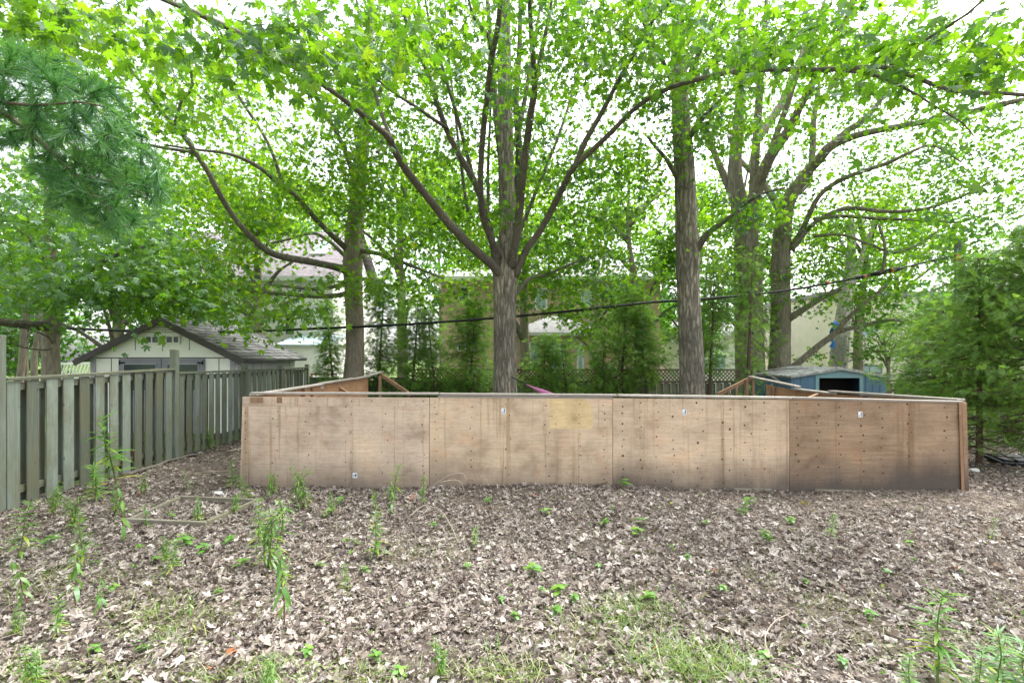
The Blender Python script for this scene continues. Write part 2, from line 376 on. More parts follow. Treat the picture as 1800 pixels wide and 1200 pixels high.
def shingle(name, c0, c1, sx=3.0):
    m, nt, out = new_mat(name)
    uvs = coords(nt, (sx, sx, sx * 2.4)); b = N(nt, "ShaderNodeTexBrick"); b.inputs['Scale'].default_value = 1.0
    sp = N(nt, "ShaderNodeSeparateXYZ"); cb = N(nt, "ShaderNodeCombineXYZ"); nt.links.new(uvs, sp.inputs[0])
    nt.links.new(sp.outputs[1], cb.inputs[0]); nt.links.new(sp.outputs[2], cb.inputs[1]); nt.links.new(math_(nt, 'ADD', sp.outputs[0], sp.outputs[1]), cb.inputs[0])
    nt.links.new(cb.outputs[0], b.inputs[0]); b.inputs['Color1'].default_value = (*c0, 1); b.inputs['Color2'].default_value = (*c1, 1)
    b.inputs['Mortar'].default_value = (*[x * .35 for x in c0], 1); b.inputs['Mortar Size'].default_value = .03
    b.inputs['Brick Width'].default_value = .7; b.inputs['Row Height'].default_value = .22
    n1 = noise(nt, coords(nt), 9, 4); r = ramp(nt, [(.3, (.7,.7,.7)), (.7, (1.25,1.25,1.25))]); nt.links.new(n1, r.inputs[0])
    princ(nt, out, mixc(nt, b.outputs[0], r.outputs[0], 1, 'MULTIPLY'), .9, b.outputs[1], .4, .01); return m
M_shingle = shingle("grey_shingles", (.14,.14,.145), (.27,.265,.26))
M_shingle_p = shingle("mauve_shingles", (.27,.23,.26), (.38,.34,.37))
M_shingle_l = shingle("light_shingles", (.36,.35,.36), (.46,.45,.46))
M_shedroof = plain("worn_steel_roof", (.36,.37,.35), .6, var=.55, sc=7)

# ------------------------------------------------------------------ ground
def ground():
    xs = np.concatenate([np.linspace(-140, -12, 14)[:-1], np.linspace(-12, 14, 150), np.linspace(14, 140, 14)[1:]])
    ys = np.concatenate([np.linspace(-60, 0, 8)[:-1], np.linspace(0, 16, 120), np.linspace(16, 220, 16)[1:]])
    X, Y = np.meshgrid(xs, ys); Z = gz(X, Y)
    V = np.stack([X, Y, Z], -1).reshape(-1, 3); nx, ny = len(xs), len(ys)
    i = np.arange(nx - 1)[None, :] + np.arange(ny - 1)[:, None] * nx; i = i.ravel()
    Fc = np.stack([i, i + 1, i + 1 + nx, i + nx], 1)
    m, nt, out = new_mat("leafy_soil")
    v = coords(nt); vo = N(nt, "ShaderNodeTexVoronoi"); vo.inputs['Scale'].default_value = 16; vo.inputs['Randomness'].default_value = 1
    nd = N(nt, "ShaderNodeTexNoise"); nd.inputs['Scale'].default_value = 14; nt.links.new(v, nd.inputs['Vector'])
    ad = N(nt, "ShaderNodeVectorMath", operation='MULTIPLY_ADD'); ad.inputs[1].default_value = (.10,.10,.10)
    nt.links.new(nd.outputs[1], ad.inputs[0]); nt.links.new(v, ad.inputs[2]); nt.links.new(ad.outputs[0], vo.inputs['Vector'])
    sp = N(nt, "ShaderNodeSeparateColor"); nt.links.new(vo.outputs['Color'], sp.inputs[0])
    r = ramp(nt, [(0, (.045,.035,.028)), (.4, (.085,.068,.055)), (.75, (.15,.122,.10)), (1, (.25,.21,.175))]); nt.links.new(sp.outputs[0], r.inputs[0])
    soil = noise(nt, v, 30, 6, .7); rs = ramp(nt, [(.3, (.040,.033,.027)), (.7, (.125,.104,.086))]); nt.links.new(soil, rs.inputs[0])
    msk = noise(nt, v, .9, 4, .6); mr = ramp(nt, [(.42, (0,0,0)), (.6, (1,1,1))]); nt.links.new(msk, mr.inputs[0])
    c = mixc(nt, rs.outputs[0], r.outputs[0], mr.outputs[0])
    # neighbours' lawns begin past the fences
    px = N(nt, "ShaderNodeSeparateXYZ"); nt.links.new(v, px.inputs[0])
    far = math_(nt, 'GREATER_THAN', px.outputs[1], 14.8); lft = math_(nt, 'LESS_THAN', px.outputs[0], -6.0)
    lawn = math_(nt, 'MAXIMUM', far, lft)
    gn = noise(nt, v, 5, 6, .7); gr = ramp(nt, [(.3, (.05,.085,.022)), (.7, (.12,.17,.05))]); nt.links.new(gn, gr.inputs[0])
    c = mixc(nt, c, gr.outputs[0], lawn)
    princ(nt, out, c, .95, soil, .6, .02, .1)
    o = mesh_arrays("ground", V, Fc.ravel(), np.full(len(Fc), 4), m, smooth=True); o["kind"] = "structure"
ground()
#PART2
# ------------------------------------------------------------------ plywood rink boards
def disc(mb, c, r, m, n=8, ny=-1.0):
    ang = np.arange(n) * 2 * math.pi / n
    V = [(c[0] + r * math.cos(a), c[1], c[2] + r * math.sin(a)) for a in ang]
    mb.add(V, [tuple(range(n))], m, .5)

WY = 6.45
def rink():
    base = at(1060, 862, WY)
    t = thing("plywood_rink_boards", "long low plywood rink wall of four big sheets with side walls running back", "rink boards", (base[0], WY, -.04))
    xs_t = [426, 755, 1077, 1388, 1690]; xs_b = [421, 755, 1077, 1388, 1692]
    tops = [697, 698.5, 699.5, 702.5, 706]; bots = [860, 860, 861, 862.5, 865.5]
    mats = [M_ply, M_ply_b, M_ply_c, M_ply_d]
    rr = np.random.default_rng(3)
    cols = [[(432,), (480, 487), (536, 545), (607, 617), (672, 680), (743, 746)],
            [(764, 767), (828, 830), (889, 896), (958, 966), (1018, 1020), (1062, 1064)],
            [(1095,), (1126, 1128), (1153, 1156), (1182, 1184), (1226, 1234), (1270, 1283), (1308, 1320), (1345,)],
            [(1401, 1403), (1437, 1440), (1474, 1479), (1514, 1518), (1550,), (1596, 1600), (1660, 1664)]]
    for k in range(4):
        mb = MB()
        P = []
        for (px, py) in ((xs_b[k] + .4, bots[k]), (xs_b[k+1] - .4, bots[k+1]), (xs_t[k+1] - .4, tops[k+1]), (xs_t[k] + .4, tops[k])):
            P.append(at(px, py, WY))
        Bk = [p + np.array([0, .016, 0]) for p in P]
        mb.hexa([P[0], P[1], Bk[1], Bk[0], P[3], P[2], Bk[2], Bk[3]], 0, .5)
        ncol = 0
        for colm in cols[k]:
            y = 706 + rr.uniform(0, 10); j = 0
            while y < 856:
                px = colm[j % len(colm)] + rr.normal(0, 1.2)
                c = at(px, y, WY - .0025); s = rr.uniform(.006, .0105)
                if k == 3 or (k == 2 and rr.random() < .35): disc(mb, c + np.array([0, .0012, 0]), s * rr.uniform(1.4, 1.9), 2, 10)
                disc(mb, c, s, 1, 7); j += 1
                y += rr.uniform(11, 24)
        mb.build("wall_sheet", [mats[k], M_screw, M_dimple], t, label=["greyish left sheet with weeds growing at its foot", "sheet with a yellow newer patch", "sheet with round knots and plugs", "browned stained right sheet"][k])
    # the newer patch let into the second sheet
    mb = MB(); pts = [(966, 701), (1030, 701), (1037, 708), (1042, 722), (1042, 753), (966, 753)]
    f = [at(px, py, WY - .003) for px, py in pts]; b = [p + np.array([0, .002, 0]) for p in f]; n = len(pts)
    mb.add(f + b, [tuple(range(n))[::-1]] + [(i, (i+1) % n, n + (i+1) % n, n + i) for i in range(n)], 0)
    for px, py in ((1019, 710), (1018, 728), (1018, 744), (970, 731), (977, 745)): disc(mb, at(px, py, WY - .0045), .008, 1, 7)
    mb.build("patch", [M_ply_new, M_screw], t)
    # strip let in along the top of the first sheet, and two raw blocks
    mb = MB(); mb.hexa([at(427, 713.5, WY-.004), at(754, 713.5, WY-.004), at(754, 713.5, WY), at(427, 713.5, WY), at(427, 698, WY-.004), at(754, 699, WY-.004), at(754, 699, WY), at(427, 698, WY)])
    for px in (546, 617, 745, 655): disc(mb, at(px + rr.normal(0, 1), 705, WY - .0062), .009, 1, 7)
    mb.build("top_strip", [M_ply, M_screw], t)
    for a, b in ((440, 463), (487, 496)):
        mb = MB(); p = at(a, 708, WY); q = at(b, 698, WY); mb.box((p[0], WY - .008, p[2]), (q[0], WY - .0045, q[2])); mb.build("wood_block", M_stud, t)
    # stickers
    for (px, py, w, h) in ((885, 722, 7, 10), (1203, 724, 7, 10), (1512, 728, 7, 10), (624, 835, 8, 9)):
        mb = MB(); p = at(px - w/2, py + h/2, WY); q = at(px + w/2, py - h/2, WY)
        mb.box((p[0], WY - .004, p[2]), (q[0], WY - .0028, q[2]), 0)
        W = q[0] - p[0]; Hh = q[2] - p[2]
        for (u0, v0, u1, v1) in ((.58, .30, .82, .88), (.2, .16, .42, .36), (.58, .08, .82, .22)) if h == 10 else ((.12, .45, .5, .6), (.55, .2, .85, .8), (.2, .15, .4, .3)):
            mb.box((p[0] + u0*W, WY - .0046, p[2] + v0*Hh), (p[0] + u1*W, WY - .0041, p[2] + v1*Hh), 1)
        mb.build("sticker", [M_paper, M_ink], t)
    # front cap boards
    for (a, ya, b, yb, dz) in ((440, 690.5, 770, 691.5, 0), (772, 692.0, 1085, 694.2, .0), (1087, 694.2, 1392, 698.5, 0), (1394, 698.5, 1692, 706, 0)):
        mb = MB(); p = at(a, ya + 2.5, WY); q = at(b, yb + 2.5, WY)
        up = np.array([0, 0, .028]); yy = np.array([0, .095, 0]); y0 = np.array([0, -.012, 0])
        mb.hexa([p+y0, q+y0, q+yy, p+yy, p+y0+up, q+y0+up, q+yy+up, p+yy+up]); bevel(mb.build("top_cap", M_cap, t), .004)
    # grey strip below the cap
    mb = MB(); mb.hexa([at(770, 698.6, WY-.005), at(1077, 700.6, WY-.005), at(1077, 700.6, WY), at(770, 698.6, WY), at(770, 695.2, WY-.005), at(1077, 697.3, WY-.005), at(1077, 697.3, WY), at(770, 695.2, WY)])
    mb.build("edge_strip", M_cap, t)
    # right corner boards
    mb = MB(); mb.hexa([at(1690, 866, WY-.022), at(1696, 866, WY-.022), at(1696, 866, WY-.001), at(1690, 866, WY-.001), at(1685, 706, WY-.022), at(1690, 706, WY-.022), at(1690, 706, WY-.001), at(1685, 706, WY-.001)])
    bevel(mb.build("corner_batten", M_stud, t), .003)
    mb = MB(); mb.hexa([at(1696.5, 864, WY), at(1704, 864, WY), at(1704, 864, WY) + np.array([0,.09,0]), at(1696.5, 864, WY) + np.array([0,.09,0]),
                        at(1690.5, 707, WY), at(1700, 707, WY), at(1700, 707, WY) + np.array([0,.09,0]), at(1690.5, 707, WY) + np.array([0,.09,0])])
    bevel(mb.build("corner_post", M_ply_d, t), .004)
    # bottom sill timbers on the right
    for a, ya, b, yb in ((1290, 860.5, 1356, 861.5), (1434, 862, 1622, 867.5), (1623, 867, 1716, 866)):
        p = at(a, ya, WY - .03); q = at(b, yb, WY - .03); mb = MB(); mb.bar(p, q, .06, .035); bevel(mb.build("sill_timber", M_bed, t), .004)
    # frame behind the front sheets
    for x in [at(px, 0, WY)[0] - .019 for px in (430, 507, 590, 672, 755, 836, 917, 997, 1077, 1155, 1233, 1311, 1388, 1465, 1542, 1618, 1684)]:
        mb = MB(); mb.box((x, WY + .018, -.1), (x + .038, WY + .107, 1.11 - .008 * max(x, 0))); mb.build("stud", M_stud, t)
    # left side wall: boards back to a braced end
    top = [(-3.55, 6.56, 1.205), (-3.40, 8.5, 1.235), (-3.29, 9.9, 1.255), (-3.17, 10.6, 1.29), (-3.12, 11.4, 1.345)]
    for i in range(4):
        a, b = np.array(top[i]), np.array(top[i+1])
        if i < 3:
            za, zb = float(gz(*a[:2])), float(gz(*b[:2]))
            mb = MB(); o = np.array([.016, 0, 0]); g = .004
            a2 = a + (b - a) * g
            mb.hexa([(a2[0], a2[1], za), (a2[0]+.016, a2[1], za), (b[0]+.016, b[1], zb), (b[0], b[1], zb),
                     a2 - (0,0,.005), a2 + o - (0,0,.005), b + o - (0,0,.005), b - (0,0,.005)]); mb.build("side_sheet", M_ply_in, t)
        mb = MB(); mb.bar(a + (.03, 0, .014 + (i % 2) * .012), b + (.03, .04, .014 + (i % 2) * .012), .10, .030); bevel(mb.build("top_cap", M_cap, t), .004)
    for (px, py, d, w) in ((531, 682, 7.9, .05), (545, 681, 8.2, .04), (597, 678, 9.6, .09), (611, 673, 9.9, .04), (633, 670, 10.5, .10), (665, 660, 11.3, .11)):
        p = at(px, py, d); g = float(gz(p[0], d)); mb = MB(); mb.box((p[0] + .02, d - w/2, g), (p[0] + .06, d + w/2, p[2])); mb.build("stud", M_stud, t)
    mb = MB(); mb.bar(at(669, 658, 11.35), at(722, 694, 11.35), .04, .09, (0, -.3, 1)); bevel(mb.build("brace", M_stud, t), .004)
    mb = MB(); mb.bar(at(588, 676, 9.3), at(613, 692, 9.3), .04, .06, (0, -.3, 1)); mb.build("brace", M_stud, t)
    mb = MB(); mb.bar(at(562, 681, 8.55), at(588, 677, 9.2), .05, .05); mb.build("lap_timber", M_cap, t)
    # right side wall
    caps = [((1690, 704.5, 6.56), (1460, 688.5, 9.05), .012), ((1466, 691.5, 9.0), (1395, 683, 10.1), .0), ((1404, 680.5, 9.95), (1318, 662.5, 11.3), .012)]
    for a, b, dz in caps:
        mb = MB(); mb.bar(at(*a) + (0, 0, dz), at(*b) + (0, 0, dz), .12, .035); bevel(mb.build("top_cap", M_cap, t), .004)
    seg = [(1690, 707, 6.56), (1560, 697, 7.75), (1460, 692.5, 9.05), (1395, 685.5, 10.1), (1347, 675.5, 10.75)]
    for i in range(4):
        a, b = at(*seg[i]), at(*seg[i+1]); za, zb = float(gz(*a[:2])), float(gz(*b[:2])); o = np.array([.016, 0, 0]); a = a + (b - a) * .004
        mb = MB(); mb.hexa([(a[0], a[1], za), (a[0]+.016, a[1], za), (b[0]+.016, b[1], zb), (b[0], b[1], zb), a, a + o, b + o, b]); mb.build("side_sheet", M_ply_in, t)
    for (px, py, d, w) in ((1361, 679, 10.5, .08), (1525, 696, 8.2, .06), (1315, 667, 11.35, .11), (1327, 668, 11.2, .04), (1283, 681, 11.4, .03), (1298, 675, 11.4, .03)):
        p = at(px, py, d); g = float(gz(p[0], d)); mb = MB(); mb.box((p[0] - .06, d - w/2, g), (p[0] - .02, d + w/2, p[2])); mb.build("stud", M_stud, t)
    mb = MB(); mb.bar(at(1320, 664, 11.4), at(1262, 693, 11.4), .04, .09, (0, -.3, 1)); bevel(mb.build("brace", M_stud, t), .004)
    mb = MB(); mb.bar(at(1437, 693, 9.2), at(1420, 700, 9.0), .04, .04, (0, -.3, 1)); mb.build("brace", M_stud, t)
rink()

# ------------------------------------------------------------------ fences
def left_fence():
    P0 = np.array([-5.63, 2.4]); P1 = np.array([-6.06, 14.3])
    dirn = (P1 - P0) / np.linalg.norm(P1 - P0); nrm = np.array([dirn[1], -dirn[0]])     # towards the yard (+X)
    t = thing("board_fence", "green weathered board on board fence with gaps and tall posts running back", "fence", (-5.75, 5.4, 0))
    def pos(y, off=0): 
        k = (y - P0[1]) / dirn[1]; p = P0 + dirn * k + nrm * off; return p
    posts = [2.5, 5.38, 8.36, 10.7, 12.5, 14.28]; ptop = [1.95, 1.98, 1.86, 1.58, 1.5, 1.5]
    tops = [(1.47, 1.49), (1.495, 1.53), (1.46, 1.435), (1.43, 1.425), (1.42, 1.41)]
    rf = np.random.default_rng(11)
    for i, y in enumerate(posts):
        p = pos(y, .01); g = float(gz(p[0], y)); mb = MB(); s = .052
        mb.box((p[0] - s, y - s, g - .05), (p[0] + s, y + s, ptop[i]), 0, rf.uniform(.2, .7)); bevel(mb.build("post", M_fence, t), .006)
    for i in range(5):
        a, b = posts[i] + .055, posts[i+1] - .055; za, zb = tops[i]
        def ztop(y): return za + (zb - za) * (y - a) / (b - a)
        mb = MB()
        y = a + .01; k = 0
        while y < b - .1:
            w = .152 if i != 2 else .135
            p0 = pos(y, .036); p1 = pos(min(y + w, b), .036); o = nrm * .018
            g = float(gz(*p0)) + rf.uniform(.0, .05) - (.01); z0 = ztop(y) - .036; z1 = ztop(y + w) - .036; tt = rf.random()
            tl = nrm * rf.normal(0, .003)
            mb.hexa([(*p0, g), (*(p0 + o), g), (*(p1 + o), g), (*p1, g), (*(p0+tl), z0), (*(p0 + o + tl), z0), (*(p1 + o + tl), z1), (*(p1+tl), z1)], 0, tt)
            y2 = y + w + (.0 if k % 3 else .02) - .02 + .062
            q0 = pos(y2 + .004, -.056); q1 = pos(min(y2 + .134, b), -.056)
            if y2 + .12 < b:
                tt = .45 + rf.random() * .55; zt = ztop(y2) - .11
                mb.hexa([(*q0, g + .05), (*(q0 + o), g + .05), (*(q1 + o), g + .05), (*q1, g + .05), (*q0, zt), (*(q0 + o), zt), (*(q1 + o), zt), (*q1, zt)], 0, tt)
            y += (.238 if i != 2 else .225) + rf.normal(0, .006); k += 1
        bevel(mb.build("board_panel", M_fence, t), .003)
        pa, pb = pos(a), pos(b)
        for (zo, hh) in ((-.105, .085), (None, .085)):
            mb = MB()
            if zo is not None: mb.bar((*pa, za + zo + .0), (*pb, zb + zo), .036, hh)
            else: mb.bar((*pa, float(gz(*pa)) + .20), (*pb, float(gz(*pb)) + .20), .036, hh)
            bevel(mb.build("rail", M_fence_x, t), .003)
        pa, pb = pos(a, .01), pos(b, .01); mb = MB(); mb.bar((*pa, za - .012), (*pb, zb - .012), .125, .034); bevel(mb.build("cap_rail", M_fence_x, t), .004)
left_fence()

def lattice_panel(mb, x0, x1, y, z0, z1, pitch=.115, w=.028):
    h = z1 - z0
    for s, yy in ((1, y), (-1, y + .009)):
        x = x0 - h
        while x < x1:
            a = [x, z0]; b = [x + h, z1]
            if s < 0: a, b = [x, z1], [x + h, z0]
            def clip(a, b):
                (xa, za), (xb, zb) = a, b
                if xb < x0 + .02 or xa > x1 - .02: return None
                if xa < x0: za += (zb - za) * (x0 - xa) / (xb - xa); xa = x0
                if xb > x1: zb = za + (zb - za) * (x1 - xa) / (xb - xa); xb = x1
                return (xa, za), (xb, zb)
            c = clip(a, b)
            if c and abs(c[1][0] - c[0][0]) > .03:
                mb.bar((c[0][0], yy, c[0][1]), (c[1][0], yy, c[1][1]), .008, w, (0, 0, 1) if False else (-(c[1][1]-c[0][1]), 0, c[1][0]-c[0][0]))
            x += pitch

def rear_fence():
    y = 14.42; t = thing("lattice_fence", "dark green board fence with lattice top behind the cedars", "fence", (1.0, y, -.2))
    xs = [-6.0, -4.6, -3.15, -1.0, 1.2, 3.4, 5.6, 7.2]
    rf = np.random.default_rng(5)
    for i, x in enumerate(xs):
        mb = MB(); mb.box((x - .05, y - .05, float(gz(x, y)) - .05), (x + .05, y + .05, 1.36 if i > 1 else 1.14)); bevel(mb.build("post", M_rearfence, t), .005)
    for i in range(len(xs) - 1):
        a, b = xs[i] + .052, xs[i+1] - .052; zt = .98 if i > 1 else 1.08; mb = MB(); x = a
        while x < b - .08:
            g = -.24; mb.box((x, y - .04, g), (min(x + .135, b), y - .02, zt - .03), 0, rf.random()); 
            mb.box((x + .1, y + .02, g), (min(x + .21, b), y + .038, zt - .05), 0, rf.random() * .6); x += .215
        mb.build("board_panel", M_rearfence, t)
        mb = MB(); mb.box((a, y - .06, zt - .028), (b, y + .05, zt + .02)); mb.build("rail", M_lattice, t)
        if i > 1:
            mb = MB(); lattice_panel(mb, a, b, y - .006, zt + .022, 1.31); mb.build("lattice", M_lattice, t)
            mb = MB(); mb.box((a, y - .03, 1.312), (b, y + .03, 1.355)); mb.build("cap_rail", M_lattice, t)
rear_fence()

def brown_fence():
    y = 13.2; t = thing("slatted_fence", "old purple brown fence of leaning slats between the blue shed and cedars", "fence", (11.5, y, -.25))
    rf = np.random.default_rng(9); x = 10.15
    for p in (10.1, 12.3, 14.6):
        mb = MB(); mb.box((p - .06, y + .03, -.35), (p + .06, y + .13, 1.08)); mb.build("post", M_brownfence, t)
    for a, b in ((10.1, 12.3), (12.3, 14.6), (14.6, 17.5)):
        mb = MB(); mb.bar((a, y + .0, 1.08 + rf.normal(0, .015)), (b, y + .0, 1.05 + rf.normal(0, .015)), .16, .04); mb.build("cap_rail", M_brownfence, t)
        mb = MB(); mb.bar((a, y + .02, .8), (b, y + .02, .8), .04, .09); mb.build("rail", M_brownfence, t)
        mb = MB(); x = a + .03
        while x < b - .05:
            w = rf.uniform(.12, .19); ln = rf.uniform(0, .09); tt = rf.random()
            mb.hexa([(x, y-.03, -.28), (x+w, y-.03, -.28), (x+w, y-.012, -.28), (x, y-.012, -.28), (x+ln, y-.03, 1.0), (x+w+ln, y-.03, 1.0), (x+w+ln, y-.012, 1.0), (x+ln, y-.012, 1.0)], 0, tt)
            x += w + rf.uniform(.015, .06)
        mb.build("slat_panel", M_brownfence, t)
brown_fence()

# ------------------------------------------------------------------ sheds and houses
def window(parent, x0, z0, x1, z1, y, cols=1, rows=1, frame=.06, pane=None, name="window", depth=.05, bar=.025, fm=None):
    """a window on a wall whose outer face is at y (facing the viewer, -y)"""
    mb = MB(); f = frame
    for a, b in (((x0, z0), (x1, z0 + f)), ((x0, z1 - f), (x1, z1)), ((x0, z0 + f), (x0 + f, z1 - f)), ((x1 - f, z0 + f), (x1, z1 - f))):
        mb.box((a[0], y - depth, a[1]), (b[0], y - .002, b[1]))
    for i in range(1, cols):
        x = x0 + (x1 - x0) * i / cols; mb.box((x - bar/2, y - depth * .8, z0 + f), (x + bar/2, y - .004, z1 - f))
    for i in range(1, rows):
        z = z0 + (z1 - z0) * i / rows; mb.box((x0 + f, y - depth * .75, z - bar/2), (x1 - f, y - .005, z + bar/2))
    w = mb.build(name, fm or M_frame_w, parent)
    mb = MB(); mb.box((x0 + f, y - .022, z0 + f), (x1 - f, y - .008, z1 - f)); mb.build("pane", pane or M_glass, w)
    return w

def slab_roof(mb, A, B, D_, th=.06):
    """a sloping slab through quad A (4 points, outer face upward), th thick"""
    A = [np.array(p, float) for p in A]; n = np.cross(A[1] - A[0], A[3] - A[0]); n /= np.linalg.norm(n)
    if n[2] < 0: n = -n
    lo = [p - n * th for p in A]
    mb.add(lo + A, [(0,3,2,1),(4,5,6,7),(0,1,5,4),(1,2,6,5),(2,3,7,6),(3,0,4,7)])

def white_shed():
    d0, d1 = 11.6, 14.7; x0, x1 = at(160, 0, d0)[0], at(414, 0, d0)[0]; xm = (x0 + x1) / 2
    ze, zr, zb = 1.73, 2.60, -.25
    t = thing("garden_shed", "white gabled garden shed with grey shingle roof beyond the green fence", "shed", (xm, (d0 + d1) / 2, zb))
    # gable front: pentagon prism
    sl = (zr - ze) / (xm - x0); mb = MB()
    f = [(x0, d0, zb), (x1, d0, zb), (x1, d0, ze), (xm, d0, zr - .04), (x0, d0, ze)]; b = [(x, d0 + .08, z) for x, _, z in f]
    mb.add(f + b, [(4,3,2,1,0), (5,6,7,8,9)] + [(i, (i+1) % 5, 5 + (i+1) % 5, 5 + i) for i in range(5)])
    mb.box((x0, d0 + .082, zb), (x0 + .08, d1, ze - .02)); mb.box((x0, d1, zb), (x1, d1 + .08, ze - .02))
    mb.build("front_wall", M_white, t)
    mb = MB(); mb.box((x1 - .08, d0 + .082, zb), (x1, d1, ze - .02)); 
    for yy in np.arange(d0 + .4, d1, .4): mb.box((x1 + .0, yy, zb), (x1 + .018, yy + .05, ze - .03))
    mb.build("side_wall", M_palegrey, t)
    ov = .28; ez = ze - sl * ov
    for s in (-1, 1):
        xe = xm + s * ((x1 - x0) / 2 + ov); mb = MB(); q = np.array
        slab_roof(mb, [(xe, d0 - .14, ez + .06), (xm, d0 - .14, zr + .06), (xm, d1 + .3, zr + .06), (xe, d1 + .3, ez + .06)] if s > 0 else
                  [(xm, d0 - .14, zr + .06), (xe, d0 - .14, ez + .06), (xe, d1 + .3, ez + .06), (xm, d1 + .3, zr + .06)], None, .07)
        rf_ = mb.build("roof", M_shingle, t)
        mb = MB(); mb.bar((xe, d0 - .155, ez - .02), (xm, d0 - .155, zr - .02), .028, .13, (0, 0, 1)); mb.build("barge_board", M_groove, rf_)
        # ragged shingle courses stand a little proud of the slab
        rr = np.random.default_rng(4); mb = MB(); nrow = 13; L = math.hypot(xm - xe, zr - ez)
        for r_ in range(nrow):
            y = d0 - .14; 
            while y < d1 + .28:
                w = rr.uniform(.16, .30); t0 = (r_ + rr.uniform(-.06, .06)) / nrow; t1 = min(1, (r_ + 1.15) / nrow)
                pa = q((xe + (xm - xe) * t0, 0, ez + .062 + (zr - ez) * t0)); pb = q((xe + (xm - xe) * t1, 0, ez + .062 + (zr - ez) * t1))
                l0, l1 = .022 + rr.uniform(0, .012), .004; y2 = min(y + w - .008, d1 + .3)
                P = [(pa[0], y, pa[2]), (pa[0], y2, pa[2]), (pb[0], y2, pb[2]), (pb[0], y, pb[2])]
                T = [(pa[0], y, pa[2] + l0), (pa[0], y2, pa[2] + l0), (pb[0], y2, pb[2] + l1), (pb[0], y, pb[2] + l1)]
                mb.hexa(P + T, 0, rr.random()); y += w
        mb.build("shingles", M_shingle_t, rf_)
    # corner trims, battens, header
    for x in (x0, x1 - .12):
        mb = MB(); mb.box((x, d0 - .022, zb), (x + .12, d0 - .002, ze - .03)); mb.build("corner_trim", M_greytrim, t)
    mb = MB()
    for px in (196, 385): x = at(px, 0, d0)[0]; mb.box((x - .008, d0 - .006, zb), (x + .008, d0 - .001, ze - .05))
    mb.box((x0 + .121, d0 - .007, ze - .045), (x1 - .121, d0 - .002, ze - .02))
    for px, za, zb_ in ((238, ze + .15, ze + .52), (286, ze + .13, ze + .30), (333, ze + .15, ze + .52), (286, ze + .57, ze + .64)):
        x = at(px, 0, d0)[0]; mb.box((x - .007, d0 - .006, za), (x + .007, d0 - .001, zb_))
    mb.build("batten", M_groove, t)
    mb = MB()
    for k in range(4):
        z = zr - .30 + .055 * k; hw = (zr - z) / sl - .12
        if hw > .03: mb.box((xm - hw, d0 - .012, z), (xm + hw, d0 - .002, z + .03))
    mb.build("gable_vent", M_palegrey, t)
    a, b = at(256, 604, d0), at(318, 589.5, d0)
    window(t, a[0], a[2], b[0], b[2], d0, 5, 1, .03, M_glass, "transom_window", .05, .03)
    # double door with glazed tops
    a = at(211, 627, d0)[0]; b = at(361, 627, d0)[0]; mid = (a + b) / 2
    for s, (u, v) in enumerate(((a, mid - .01), (mid + .01, b))):
        mb = MB(); mb.box((u, d0 - .045, zb + .1), (v, d0 - .0025, ze - .05)); dr = mb.build("door", M_door, t)
        if s == 0: wx0, wx1 = at(220, 0, d0)[0], at(278, 0, d0)[0]
        else: wx0, wx1 = at(296, 0, d0)[0], at(352, 0, d0)[0]
        window(dr, wx0, .9, wx1, at(0, 639, d0)[2], d0 - .045, 5, 1, .02, M_glass, "door_light", .02, .025, M_greytrim)
        hx = u + .02 if s == 0 else v - .16
        mb = MB(); mb.box((hx, d0 - .06, ze - .17), (hx + .14, d0 - .0455, ze - .13)); mb.box((hx + (0 if s == 0 else .12), d0 - .066, ze - .2), (hx + (.02 if s == 0 else .14), d0 - .046, ze - .1)); mb.build("hinge", M_black, dr)
m_, nt, out = new_mat("shingle_tabs"); r = ramp(nt, [(0, (.055,.055,.06)), (.5, (.13,.13,.13)), (1, (.24,.235,.23))])
n1 = noise(nt, coords(nt), 30, 4); k_ = math_(nt, 'ADD', math_(nt, 'MULTIPLY', tintout(nt), .7), math_(nt, 'MULTIPLY', n1, .3)); nt.links.new(k_, r.inputs[0])
princ(nt, out, r.outputs[0], .95); M_shingle_t = m_
white_shed()

